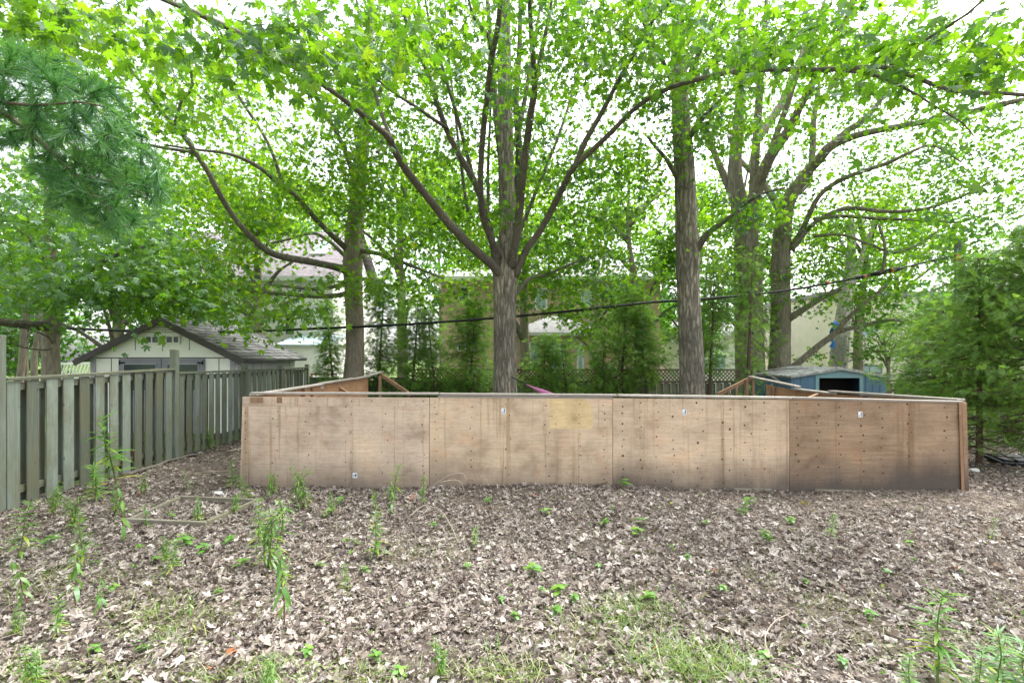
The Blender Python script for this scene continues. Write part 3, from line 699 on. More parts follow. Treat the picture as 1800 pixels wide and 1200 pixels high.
def blue_shed():
    d0, d1 = 12.8, 14.9; x0, x1 = at(1391, 0, d0)[0], at(1558, 0, d0)[0]; xm = (x0 + x1) / 2
    ze, zr, zb = 1.225, 1.415, -.5
    t = thing("steel_shed", "low blue steel shed with open dark doorway and teal gable behind the plywood", "shed", (xm, (d0 + d1) / 2, zb))
    dx0, dx1 = at(1438, 0, d0)[0], at(1511, 0, d0)[0]; zd = at(0, 664, d0)[2]
    mb = MB()
    mb.box((x0, d0, zb), (dx0, d0 + .03, ze)); mb.box((dx1, d0, zb), (x1, d0 + .03, ze)); mb.box((dx0 + .002, d0, zd), (dx1 - .002, d0 + .03, ze))
    for x in np.arange(x0 + .06, x1, .19):
        if x < dx0 - .05 or x > dx1 + .03: mb.box((x, d0 - .012, zb), (x + .025, d0 - .001, ze - .002))
    mb.build("front_wall", M_blue, t)
    mb = MB(); mb.box((x0, d0 + .032, zb), (x0 + .03, d1, ze)); mb.box((x1 - .03, d0 + .032, zb), (x1, d1, ze)); mb.box((x0 + .031, d1 - .03, zb), (x1 - .031, d1, ze))
    for y in np.arange(d0 + .1, d1, .19): mb.box((x0 - .012, y, zb), (x0 - .001, y + .025, ze - .002))
    mb.build("side_wall", M_blue, t)
    mb = MB(); f = [(x0, d0 - .02, ze + .002), (x1, d0 - .02, ze + .002), (xm, d0 - .02, zr)]; b = [(x, d0 + .05, z) for x, _, z in f]
    mb.add(f + b, [(0,1,2)[::-1], (3,4,5), (0,1,4,3), (1,2,5,4), (2,0,3,5)]); mb.build("gable", M_teal, t)
    mb = MB()
    for a, b in ((dx0 - .08, dx0 + .012), (dx1 - .012, dx1 + .08)): mb.box((a, d0 - .03, zb), (b, d0 - .013, zd + .07))
    mb.box((dx0 + .013, d0 - .03, zd), (dx1 - .013, d0 - .013, zd + .07)); mb.build("door_frame", M_teal, t)
    for s in (-1, 1):
        xe = xm + s * ((x1 - x0) / 2 + .07); mb = MB(); z_e = ze - .01
        P = [(xe, d0 - .09, z_e), (xm, d0 - .09, zr + .02), (xm, d1 + .08, zr + .02), (xe, d1 + .08, z_e)]
        slab_roof(mb, P if s > 0 else [P[1], P[0], P[3], P[2]], None, .02)
        for y in np.arange(d0 - .02, d1 + .05, .2):
            mb.bar((xe, y, z_e + .009), (xm, y, zr + .029), .03, .016)
        mb.build("roof", M_shedroof, t)
    mb = MB(); mb.box((dx0 - .1, d0 + .5, zb), (dx1 + .1, d0 + .53, ze - .05)); mb.build("doorway_shade", M_dark, t)  # near-black sheet inside the open doorway, standing in for the shade within
    # rotten bits of timber that lie on the roof
    return t
blue_shed()
def roof_debris():
    rr = np.random.default_rng(2)
    for k, (a, b, da, db, lab) in enumerate((((1343, 657), (1374, 673), 12.9, 12.4, "grey broken branch slanting down from the blue shed roof"),
                                        ((1330, 654), (1420, 647), 14.4, 13.4, "long thin bare stick lying along the blue shed roof"))):
        mb = MB(); P = catmull([at(*a, da), (at(*a, da) + at(*b, db)) / 2 + (0, 0, .03), at(*b, db)], .1)
        mb.tube(P, np.linspace(.035, .02, len(P)) * (.5 if k else 1), 6); tag(mb.build("fallen_branch", M_limb, org=P[0]), lab, "branch")
roof_debris()

def box_house(t, x0, x1, y0, y1, zb, zt, wall, name="wall"):
    mb = MB(); mb.box((x0, y0, zb), (x1, y1, zt)); return mb.build(name, wall, t)
def hip_roof(t, x0, x1, y0, y1, z0, z1, mat, inset, ov=.4, th=.18, fascia=None):
    x0 -= ov; x1 += ov; y0 -= ov; y1 += ov; ym = (y0 + y1) / 2
    mb = MB(); V = [(x0,y0,z0+th),(x1,y0,z0+th),(x1,y1,z0+th),(x0,y1,z0+th),(x0+inset,ym,z1),(x1-inset,ym,z1)]
    mb.add(V, [(0,1,5,4),(1,2,5),(2,3,4,5),(3,0,4),(3,2,1,0)]); r = mb.build("roof", mat, t)
    mb = MB(); mb.box((x0, y0, z0), (x1, y1, z0 + th - .003)); mb.build("eave", fascia or M_frame_w, r); return r

def brick_house():
    d = 24.0; x0, x1 = at(775, 0, d)[0], at(1160, 0, d)[0]; ze = at(0, 494, d)[2]
    t = thing("brick_house", "two storey buff brick house with sunroom behind the lattice fence", "house", ((x0 + x1) / 2, d + 4, -.3))
    box_house(t, x0, x1, d, d + 8, -.3, ze, M_brick)
    hip_roof(t, x0, x1, d, d + 8, ze, ze + 2.0, M_shingle_l, 3.0, .45)
    for (a, b, c, e, cols) in ((1085, 541, 1113, 505, 2), (805, 533, 826, 503, 1), (940, 545, 962, 506, 2), (803, 618, 820, 604, 1), (1020, 540, 1040, 508, 1)):
        p, q = at(a, b, d), at(c, e, d); window(t, p[0], p[2], q[0], q[2], d, cols, 1, .08, M_curtain if a > 900 else M_glass)
    # sunroom
    ds = 21.5; a, b = at(905, 0, ds)[0], at(1052, 0, ds)[0]; zs = at(0, 590, ds)[2]
    box_house(t, a, b, ds, d - .01, -.3, zs, M_brick, "sunroom_wall")
    rr = hip_roof(t, a, b, ds, d - .42, zs, at(0, 556, ds + 1.2)[2], M_shingle_l, 1.9, .3, .14)
    for (u, v, w, e) in ((966, 650, 992, 601), (1014, 655, 1026, 604), (930, 650, 950, 601)):
        p, q = at(u, v, ds), at(w, e, ds); window(t, p[0], p[2], q[0], q[2], ds, 1, 1, .07, M_curtain)
    for (u, v, w, e) in ((933, 579, 951, 572), (966, 580, 993, 571)):
        p, q = at(u, v, ds + .42), at(w, e, ds + .75)
        mb = MB(); mb.hexa([(p[0], p[1], p[2]), (q[0], p[1], p[2]), (q[0], p[1]+.06, p[2]-.05), (p[0], p[1]+.06, p[2]-.05), (p[0], q[1], q[2]+.02), (q[0], q[1], q[2]+.02), (q[0], q[1]+.06, q[2]-.03), (p[0], q[1]+.06, q[2]-.03)])
        mb.build("skylight", M_glass, rr)
brick_house()

def white_house():
    d = 22.0; x0, x1 = at(270, 0, d)[0], at(585, 0, d)[0]; ze = at(0, 489, d)[2]; zr = at(0, 408, d + 3.2)[2]
    t = thing("white_house", "tall white sided house with mauve shingle roof and skylights at left", "house", ((x0 + x1) / 2, d + 4, -.3))
    box_house(t, x0, x1, d, d + 7, -.3, ze, M_white)
    mb = MB(); V0 = [(x0-.4, d-.4, ze), (x1+.4, d-.4, ze), (x1+.4, d+3.2, zr), (x0-.4, d+3.2, zr)]
    slab_roof(mb, V0, None, .2); slab_roof(mb, [(x0-.4, d+3.2, zr), (x1+.4, d+3.2, zr), (x1+.4, d+7.4, ze), (x0-.4, d+7.4, ze)], None, .2)
    rf = mb.build("roof", M_shingle_p, t)
    mb = MB(); mb.add([(x1 - .1, d + .05, ze - .02), (x1 - .1, d + 6.6, ze - .02), (x1 - .1, d + 3.2, zr - .25), (x1 - .02, d + .05, ze - .02), (x1 - .02, d + 6.6, ze - .02), (x1 - .02, d + 3.2, zr - .25)], [(0,1,2),(5,4,3),(0,3,4,1),(1,4,5,2),(2,5,3,0)]); mb.build("gable_wall", M_white, t)
    mb = MB(); mb.box((x0 - .42, d - .5, ze - .17), (x1 + .42, d - .402, ze + .02)); mb.build("gutter", M_frame_w, rf)
    nrm = np.cross(np.array(V0[1]) - V0[0], np.array(V0[3]) - V0[0]); nrm /= np.linalg.norm(nrm)
    for px, f0, f1 in ((441, .45, .72), (557, .45, .72), (375, .45, .72)):
        mb = MB(); xa = (px - 900) / F * (d + 2); A = np.array((xa, d - .4, ze)); S = np.array((0, 3.6, zr - ze))
        P = [A + S * f0, A + S * f0 + (.75, 0, 0), A + S * f1 + (.75, 0, 0), A + S * f1]
        mb.hexa([p + nrm * .005 for p in P] + [p + nrm * .09 for p in P]); w = mb.build("skylight", M_frame_w, rf)
        c = sum(P) / 4; mb = MB(); P2 = [c + (p - c) * .84 for p in P]; mb.hexa([p + nrm * .092 for p in P2] + [p + nrm * .10 for p in P2]); mb.build("pane", M_curtain, w)
    for (a, b, c, e, cols) in ((438, 535, 466, 503, 2), (330, 535, 360, 503, 2), (500, 590, 520, 555, 1)):
        p, q = at(a, b, d), at(c, e, d); window(t, p[0], p[2], q[0], q[2], d, cols, 1, .07)
    # lean-to with a bluish metal roof
    p, q = at(495, 650, d - 2), at(548, 603, d - 2)
    mb = MB(); mb.box((p[0], d - 2, -.3), (q[0] + .6, d - .01, q[2] - .1)); mb.build("lean_to", M_white, t)
    mb = MB(); slab_roof(mb, [(p[0]-.2, d-2.2, q[2]-.06), (q[0]+.8, d-2.2, q[2]-.06), (q[0]+.8, d-.01, q[2]+.45), (p[0]-.2, d-.01, q[2]+.45)], None, .06); mb.build("lean_to_roof", M_leanroof, t)
white_house()

def cream_house():
    d = 24.0; x0, x1 = at(1452, 0, d)[0], at(1860, 0, d)[0]; zt = at(0, 520, d)[2]
    t = thing("cream_house", "cream stucco flat roofed house seen between the maples at right", "house", ((x0 + x1) / 2, d + 4, -.3))
    box_house(t, x0, x1, d, d + 8, -.5, zt, M_cream)
    mb = MB(); mb.box((x0 - .15, d - .15, zt + .002), (x1 + .15, d + 8.15, zt + .2)); mb.build("roof", M_shingle_l, t)
    mb = MB(); z = at(0, 614, d)[2]; mb.box((x0, d - .02, z), (x1, d - .002, z + .05)); mb.build("band", M_cream, t)
    for (a, b, c, e, cols, mt) in ((1508, 593, 1542, 574, 2, M_curtain), (1506, 656, 1550, 641, 2, M_curtain), (1590, 660, 1632, 643, 2, M_curtain), (1600, 594, 1640, 572, 2, M_glass)):
        p, q = at(a, b, d), at(c, e, d); window(t, p[0], p[2], q[0], q[2], d, cols, 1, .07, mt, fm=M_door if b > 630 else None)
    # small railed balcony on brackets
    a, b = at(1481, 620, d), at(1498, 596, d); mb = MB()
    mb.box((a[0], d - .9, a[2] - .05), (b[0], d - .01, a[2])); bal = mb.build("balcony", M_door, t)
    mb = MB(); mb.box((a[0], d - .9, b[2] - .04), (b[0], d - .87, b[2]))
    for x in np.linspace(a[0], b[0] - .03, 3): mb.box((x, d - .9, a[2] + .002), (x + .03, d - .87, b[2] - .042))
    mb.bar((a[0], d - .885, a[2]), (b[0], d - .885, b[2] - .05), .012, .02, (0, -1, .01)); mb.bar((a[0], d - .885, b[2] - .05), (b[0], d - .885, a[2]), .012, .02, (0, -1, .01)); mb.build("railing", M_door, bal)
    mb = MB(); x = a[0] + .03; mb.box((x, d - .07, -.4), (x + .07, d - .005, a[2] - .06)); mb.build("downpipe", M_greytrim, t)
    mb = MB(); mb.bar((b[0] - .05, d - .85, a[2] - .08), (a[0] + .1, d - .08, a[2] - .5), .05, .05); mb.build("bracket", M_door, bal)
cream_house()

def pale_house():
    d = 28.0; x0, x1 = at(1168, 0, d)[0], at(1330, 0, d)[0]; zt = at(0, 590, d)[2]
    t = thing("pale_garage", "low pale walled garage glimpsed between the two right trunks", "garage", ((x0 + x1) / 2, d + 3, -.3))
    box_house(t, x0, x1, d, d + 5, -.5, zt, M_white)
    hip_roof(t, x0, x1, d, d + 5, zt, zt + 1.2, M_shingle_l, 2.0, .3)
    p, q = at(1254, 650, d), at(1276, 622, d); window(t, p[0], p[2], q[0], q[2], d, 1, 1, .07, M_curtain)
pale_house()

def deck_rail():
    d = 19.0; t = thing("deck_railing", "small brown deck railing beside the white house wall", "railing", (at(565, 0, d)[0], d, -.2))
    a, b = at(546, 664, d), at(592, 656, d)
    mb = MB(); mb.box((a[0], d, b[2] - .06), (b[0], d + .06, b[2])); mb.build("top_rail", M_deck, t)
    for x in np.linspace(a[0], b[0] - .06, 7):
        mb = MB(); mb.box((x, d + .01, -.1), (x + .05, d + .05, b[2] - .062)); mb.build("baluster", M_deck if x < a[0] + .5 else M_frame_w, t)
    mb = MB(); mb.box((a[0], d - .02, -.3), (b[0], d + 1.5, -.1)); mb.build("deck", M_deck, t)
deck_rail()

def pergola():
    d = 15.5; t = thing("pergola_fence", "white slatted pergola fence left of the white shed", "pergola", (at(120, 0, d)[0], d, -.2))
    a, b = at(96, 660, d), at(166, 641, d)
    mb = MB(); mb.box((a[0], d - .05, b[2]), (b[0], d + .05, b[2] + .07)); mb.build("beam", M_frame_w, t)
    for x in np.arange(a[0], b[0], .115):
        mb = MB(); mb.bar((x, d, b[2] - .30), (x + .12, d, b[2] - .002), .03, .035, (0, -1, .01)); mb.build("slat", M_frame_w, t)
    mb = MB(); mb.box((a[0], d - .04, b[2] - .38), (b[0], d + .04, b[2] - .302)); mb.build("lower_rail", M_frame_w, t)
    mb = MB(); mb.box((a[0], d + .03, -.3), (b[0], d + .05, b[2] - .385)); mb.build("board_panel", M_white, t)
pergola()

def cables():
    # heavy black cable slung across the yard, with splice sleeves and orange ties
    pts = [(-200, 560, 12.8), (185, 580, 12.8), (400, 583, 12.8), (545, 578, 12.8), (700, 571, 12.75), (870, 559, 12.7), (1010, 546, 12.75), (1150, 531, 12.8), (1245, 525, 12.9), (1400, 508, 13.6), (1540, 481, 14.4), (1688, 447, 15.1)]
    P = catmull([at(*p) for p in pts], .25); t = thing("overhead_cable", "thick black sagging cable with orange ties crossing behind the trunks to the pole", "cable", P[len(P)//2])
    mb = MB(); mb.tube(P, .034, 7); mb.build("cable", M_cable, t, True)
    for a, b, r_ in (((1530, 483, 14.35), (1590, 470, 14.63), .075), ((1622, 462.5, 14.8), (1662, 453, 15), .055), ((1500, 489.5, 14.2), (1529, 483.5, 14.34), .055)):
        mb = MB(); A, B = at(*a), at(*b); Q = A + (B - A) * np.linspace(0, 1, 6)[:, None]; mb.tube(Q, [r_*.6, r_, r_, r_, r_, r_*.6], 10); mb.build("splice_sleeve", M_cable, t, True)
    for px, py in ((1566, 475.5), (1455, 497), (1520, 486)):
        dd_ = 13.9 + (px - 1455) * .0053; A = at(px - 2.5, py + .5, dd_); B = at(px + 2.5, py - .5, dd_); mb = MB(); mb.tube([A, (A+B)/2, B], 0.080 if px == 1566 else .052, 10); mb.build("cable_tie", M_orange, t, True)
    # two thin service wires dropping from the upper left
    for pts, lab in (([(60, -60, 7), (118, 0, 7.6), (300, 128, 9.4), (395, 205, 11), (520, 300, 14), (640, 392, 18)], "thin bluish wire running down from top left corner, the lower of two"),
                     ([(150, -50, 7), (203, 0, 7.6), (330, 100, 9.4), (450, 200, 11.5), (560, 285, 14.5), (660, 372, 18)], "thin bluish wire running down from top left, the upper of two")):
        P = catmull([at(*p) for p in pts], .4); mb = MB(); mb.tube(P, .009, 5); tag(mb.build("service_wire", M_wire, None, True, org=P[0]), lab, "wire")
    for pts, lab in (([(1246, 533, 13.0), (1500, 498, 14.2), (1690, 470, 15.2)], "thin messenger wire just below the black cable near the pole"),
                     ([(1400, 490, 14), (1690, 436, 15.2), (1800, 428, 15.6)], "thin upper wire reaching the utility pole at right")):
        P = catmull([at(*p) for p in pts], .4); mb = MB(); mb.tube(P, .007, 5); tag(mb.build("service_wire", M_cable, None, True, org=P[0]), lab, "wire")
    # pole
    d = 15.3; p = at(1686, 422, d); t = thing("utility_pole", "dark wooden utility pole partly hidden by cedars at right", "pole", (p[0], d, -.5))
    mb = MB(); P = np.array([[p[0] + .10, d, -.6], [p[0] + .05, d, 3], [p[0], d, p[2]]]); mb.tube(catmull(P, .4), np.linspace(.17, .13, len(catmull(P, .4))), 12); mb.build("pole", M_pole, t, True)
    mb = MB(); q = at(1682, 452, d - .2); mb.box((q[0] - .12, d - .30, q[2] - .12), (q[0] + .06, d - .12, q[2] + .10)); mb.build("terminal_box", M_orange, t)
    mb = MB(); mb.tube([(p[0] - .16, d - .12, .3), (p[0] - .18, d - .12, 3), (p[0] - .17, d - .12, p[2] - .3)], .03, 6); mb.build("conduit", M_teal, t)
cables()

# ------------------------------------------------------------------ small things in the yard
def yard_things():
    # garden frame of four boards
    c = [gpt(318, 880), gpt(451, 886), gpt(360, 927), gpt(226, 921)]
    t = thing("garden_bed_frame", "weathered low wooden garden bed frame lying on the leaf litter", "garden frame", sum(c) / 4)
    for i in range(4):
        a, b = c[i].copy(), c[(i+1) % 4].copy(); dd = (b - a) / np.linalg.norm(b - a)
        if i % 2: a, b = a + dd * .025, b - dd * .025
        else: a, b = a - dd * .018, b + dd * .018
        mb = MB(); mb.bar(a + (0, 0, .018), b + (0, 0, .018), .034, .09); bevel(mb.build("board", M_bed, t), .004)
    # black plastic lid
    p = gpt(1760, 818); a = np.array([p[0], p[1]]); ux = np.array([.93, -.37]); uy = np.array([.30, .95])
    t = thing("black_lid", "black ribbed plastic bin lid lying on leaves by right edge", "lid", p)
    def q(u, v, z): r_ = a + ux * u + uy * v; return (r_[0], r_[1], p[2] + z)
    W, D = .95, .6
    mb = MB(); mb.hexa([q(0,0,.0), q(W,0,.0), q(W,D,.05), q(0,D,.05), q(.01,.01,.055), q(W-.01,.01,.055), q(W-.01,D-.01,.10), q(.01,D-.01,.10)]); bevel(mb.build("rim", M_black, t), .012, 2)
    mb = MB(); mb.hexa([q(.05,.05,.055), q(W-.05,.05,.055), q(W-.05,D-.05,.095), q(.05,D-.05,.095), q(.08,.08,.095), q(W-.08,.08,.095), q(W-.08,D-.08,.13), q(.08,D-.08,.13)]); bevel(mb.build("raised_top", M_black, t), .01, 2)
    for u in (.22, .50, .72):
        mb = MB(); mb.hexa([q(u,.03,.05), q(u+.035,.03,.05), q(u+.035,D-.03,.1), q(u,D-.03,.1), q(u,.06,.108), q(u+.035,.06,.108), q(u+.035,D-.06,.145), q(u,D-.06,.145)]); bevel(mb.build("rib", M_black, t), .006)
    # white block
    p = gpt(1712, 829); mb = MB(); mb.hexa([p + (-.065,-.03,0), p + (.07,-.04,0), p + (.075,.04,0), p + (-.06,.05,0), p + (-.055,-.02,.05), p + (.06,-.03,.055), p + (.065,.03,.06), p + (-.05,.04,.05)])
    tag(bevel(mb.build("stone_block", M_stone, org=p), .012, 2), "small whitish block on the ground right of the plywood wall", "stone")
    # crumpled pale scrap by the garden frame
    p = gpt(384, 870); mb = MB(); rr = np.random.default_rng(8)
    ang = np.linspace(0, 2*math.pi, 9)[:-1]; V = [p + (.10*math.cos(a)*rr.uniform(.6,1), .05*math.sin(a)*rr.uniform(.6,1), .005) for a in ang] + [p + (.05*math.cos(a), .025*math.sin(a), .035+rr.uniform(0,.015)) for a in ang]
    mb.add(V, [(i, (i+1)%8, 8+(i+1)%8, 8+i) for i in range(8)] + [tuple(range(8,16))]); tag(mb.build("pale_stone", M_stone, None, True, org=p), "flat pale stone behind the garden bed frame", "stone")
    # pink folded parasol leaning behind the boards
    t = thing("folded_parasol", "pink folded parasol leaning by the central maple trunk", "parasol", at(985, 705, 11.2))
    A, B = at(925, 675, 11.2), at(1000, 712, 11.2); Q = A + (B - A) * np.linspace(0, 1, 8)[:, None]
    mb = MB(); mb.tube(Q, [.012,.02,.05,.08,.09,.08,.06,.03], 8); mb.build("canopy", M_pink, t, True)
    mb = MB(); mb.tube([A + (A-B)*.35, A], .011, 6); mb.build("shaft", M_black, t, True)
    # blue and red things seen through the fence
    p = np.array([(118 - 900)/F*6.5, 6.5, 0.0]); mb = MB(); z = np.linspace(0, 1, 8)
    mb.tube([(p[0]-.05, p[1], h) for h in (.62, .66, .78, .94, 1.04, 1.07)], [.06, .13, .16, .16, .13, .05], 14); tag(mb.build("blue_bag", M_bluecloth, None, True, org=p), "bright blue bundle glimpsed through the nearest fence gaps", "bundle")
    mb = MB(); p = at(228, 792, 8.0) ; mb.box((p[0]-.35, p[1], -.02), (p[0]+.02, p[1]+.2, .16)); tag(bevel(mb.build("red_crate", plain("red_plastic", (.45,.05,.04), .5), org=p), .02, 2), "red plastic box low behind the fence gaps", "box")
    t = thing("blue_tub", "blue and white plastic tub on the deck beside the white house", "tub", at(560, 672, 18.6))
    p = at(560, 668, 18.6); mb = MB(); mb.tube([(p[0], 18.6, p[2]-.15), (p[0], 18.6, p[2]), (p[0], 18.6, p[2]+.12)], [.22, .24, .25], 14); mb.build("body", M_bluecloth, t, True)
    mb = MB(); mb.tube([(p[0], 18.6, p[2]+.121), (p[0], 18.6, p[2]+.16)], [.26, .24], 14); mb.build("lid", M_frame_w, t, True)
    # lying dead branch by the fence and arching dry twigs
    P = catmull([gpt(*q) + (0, 0, .03) for q in ((215, 838), (262, 826), (300, 812), (330, 804), (352, 801))], .1); rr = np.random.default_rng(5); P[:, 2] += rr.normal(0, .006, len(P))
    mb = MB(); mb.tube(P, np.linspace(.035, .018, len(P)), 7); tag(mb.build("fallen_branch", M_limb, None, True, org=P[0]), "long dead branch lying along foot of the green fence", "branch")
    P = catmull([gpt(400, 795) + (0,0,.02), gpt(440, 788) + (0,0,.03)], .1); mb = MB(); mb.tube(P, .02, 6); tag(mb.build("fallen_branch", M_drytwig, None, True, org=P[0]), "short pale stick by left end of the plywood", "branch")
    b = gpt(735, 893); d = b[1]
    mb = MB(); P = catmull([b, at(752, 862, d), at(785, 838, d-.05), at(808, 831, d-.1), at(817, 836, d-.1), at(820, 852, d-.1)], .05); mb.tube(P, np.linspace(.008, .003, len(P)), 5)
    P = catmull([at(770, 848, d-.03), at(800, 843, d+.04), at(812, 850, d+.05), at(816, 868, d+.06)], .05); mb.tube(P, np.linspace(.005, .003, len(P)), 5)
    tag(mb.build("dry_stem", M_drytwig, None, True, org=b), "arching dry forked stem in front of the second plywood sheet", "stem")
    P = catmull([gpt(718, 912) + (0,0,.02), gpt(745, 903) + (0,0,.09), gpt(775, 915) + (0,0,.1), gpt(793, 935) + (0,0,.06), gpt(803, 950) + (0,0,.01)], .06)
    mb = MB(); mb.tube(P, np.linspace(.008, .004, len(P)), 5); tag(mb.build("dry_stem", M_drytwig, None, True, org=P[0]), "low curved dry stem lying on litter below the arching one", "stem")
    b = at(1012, 862, WY - .15); P = catmull([b, at(1040, 855, WY-.1), at(1068, 847, WY-.05)], .06); mb = MB(); mb.tube(P, np.linspace(.012, .008, len(P)), 5); tag(mb.build("dry_stem", M_limb, None, True, org=b), "dark stick leaning on the plywood foot near its middle", "stem")
    P = catmull([gpt(1362, 1107), gpt(1345, 1128) + (0,0,.02), gpt(1352, 1160) + (0,0,.01)], .05)
    P = catmull([gpt(1395, 1082) + (0,0,.03), gpt(1362, 1105) + (0,0,.05), gpt(1345, 1128) + (0,0,.03), gpt(1352, 1160) + (0,0,.02)], .05)
    mb = MB(); mb.tube(P, np.linspace(.003, .006, len(P)), 5); tag(mb.build("dry_stem", M_drytwig, None, True, org=P[0]), "bent pale twig lying on leaves at lower right", "stem")
yard_things()
#PART3
# ------------------------------------------------------------------ leaves
def maple_template(level):
    if level == 0:
        half = [(.0, 1.0), (.07, .80), (.20, .77), (.16, .50), (.34, .60), (.40, .74), (.50, .62), (.66, .64), (.52, .42), (.36, .27), (.52, .20), (.58, .06), (.40, .02), (.18, -.02)]
    elif level == 1:
        half = [(.0, 1.0), (.17, .74), (.16, .47), (.44, .68), (.64, .62), (.38, .28), (.56, .08), (.2, -.02)]
    else:
        half = [(.0, 1.0), (.18, .5), (.62, .62), (.40, .2), (.45, .0)]
    pts = half + [(-x, y) for x, y in half[:0:-1]]
    P = np.array([(x, y, 0) for x, y in pts] + [(0, .22, 0)], float)
    P[:, 2] = .10 * np.abs(P[:, 0]) - .22 * P[:, 1] ** 2 * .6 - .18 * P[:, 0] ** 2
    n = len(pts); T = np.array([(n, (i + 1) % n, i) for i in range(n)])
    return P, T
TEMPL = [maple_template(i) for i in range(3)]
def litter_template(k):
    rr = np.random.default_rng(40 + k)
    P, T = maple_template(1); P = P.copy()
    c = [(.9, .3), (.4, .9), (1.2, -.5), (.2, .5)][k]
    P[:, :2] += rr.normal(0, .11, (len(P), 2)); P[:, 0] *= (1, .85, .7, .9)[k]
    cu = (1.6, 3.2, 4.2, 2.4)[k]; ax = (0, 0, 0, 1)[k]; q = P[:, ax] - (.4 if ax else .1)      # rolled up along one axis
    P[:, ax] = np.sin(q * cu) / cu; P[:, 2] = (1 - np.cos(q * cu)) / cu * c[0] / abs(c[0]) + .5 * c[1] * (P[:, 1] - .4) ** 2 * .7 + rr.normal(0, .08, len(P))
    if not ax: P[:, 1] -= .35
    return P, T
def blade_template(n=3, w=.09, droop=.35):
    ys = np.linspace(0, 1, n + 1); P = []; T = []
    for y in ys[:-1]:
        ww = w * math.sin(math.pi * (y * .85 + .12)); z = -droop * y * y
        P += [(-ww, y, z), (ww, y, z)]
    P.append((0, 1, -droop)); P = np.array(P, float)
    for i in range(n - 1): a = 2 * i; T += [(a, a+1, a+3), (a, a+3, a+2)]
    T.append((2*(n-1), 2*(n-1)+1, 2*n)); return P, np.array(T)
def frond_template(seed):
    rr = np.random.default_rng(seed); P = []; T = []
    def sl(a, b, w):
        i = len(P); d = np.array(b) - a; s = np.array([-d[1], d[0], 0]); s /= np.linalg.norm(s) + 1e-9
        P.extend([np.array(a) - s*w*.5, np.array(a) + s*w*.5, np.array(a) + d*.6 + s*w, np.array(b), np.array(a) + d*.6 - s*w]); T.extend([(i, i+1, i+2), (i, i+2, i+4), (i+4, i+2, i+3)])
    sl((0, 0, 0), (0, 1, -.22), .020)
    for k in range(9):
        y = .12 + .085 * k; L = (.42 - .03 * k) * rr.uniform(.75, 1.15); s = 1 if k % 2 else -1
        z = -.22 * y * y; sl((0, y, z), (s * L * .62, y + L * .72, z - .12 * L), .024)
        if k < 6: sl((s*L*.3, y + L*.36, z), (s*L*.34, y + L*.80, z - .1*L), .020)
    return np.array(P, float), np.array(T)
FROND = frond_template(1)
NEEDLE = (np.array([(-.022, 0, 0), (.022, 0, 0), (0.0, 1, -.16)]), np.array([(0, 1, 2)]))

def unit(v): return v / (np.linalg.norm(v, axis=-1, keepdims=True) + 1e-9)

def scatter(name, template, pos, tip, nrm, scale, tint, mat, parent=None, org=None, smooth=False):
    """one mesh of many small leaves: tip = direction of the leaf's long axis, nrm = its upper side"""
    P, T = template; n = len(pos)
    y = unit(tip); x = unit(np.cross(y, nrm)); z = np.cross(x, y)
    M = np.stack([x, y, z], 1)                                  # rows
    V = np.einsum('kj,njm->nkm', P, M) * np.asarray(scale)[:, None, None] + pos[:, None, :]
    Fc = (T[None] + (np.arange(n) * len(P))[:, None, None]).reshape(-1, 3)
    return mesh_arrays(name, V.reshape(-1, 3), Fc.ravel(), np.full(len(Fc), 3), mat, parent, None, np.repeat(tint, len(P)), smooth, None, org)

def spray(P, D, n, rad, size, rg, droop=.55, flat=.14):
    """n leaves in a flattened spray round each point P with direction D"""
    m = len(P); P = np.repeat(P, n, 0); D = unit(np.repeat(D * [1, 1, .35], n, 0))
    S = unit(np.cross(D, [0, 0, 1.0])); k = m * n
    u = rg.uniform(-.9, 1.0, k) * rad; v = rg.normal(0, .42, k) * rad; w = rg.normal(0, flat, k) * rad * 1.3
    pos = P + D * u[:, None] + S * v[:, None]; pos[:, 2] += w - .12 * np.abs(v) - .10 * np.abs(u)
    tip = D * rg.uniform(.1, 1.0, k)[:, None] + S * (np.sign(v) * rg.uniform(.2, 1.1, k))[:, None] + rg.normal(0, .3, (k, 3)); tip[:, 2] -= rg.uniform(.0, 1.0, k) * droop * 2
    nr = np.array([0, 0, 1.0]) + rg.normal(0, .55, (k, 3))
    sc = size * rg.uniform(.55, 1.2, k)
    return pos, tip, nr, sc

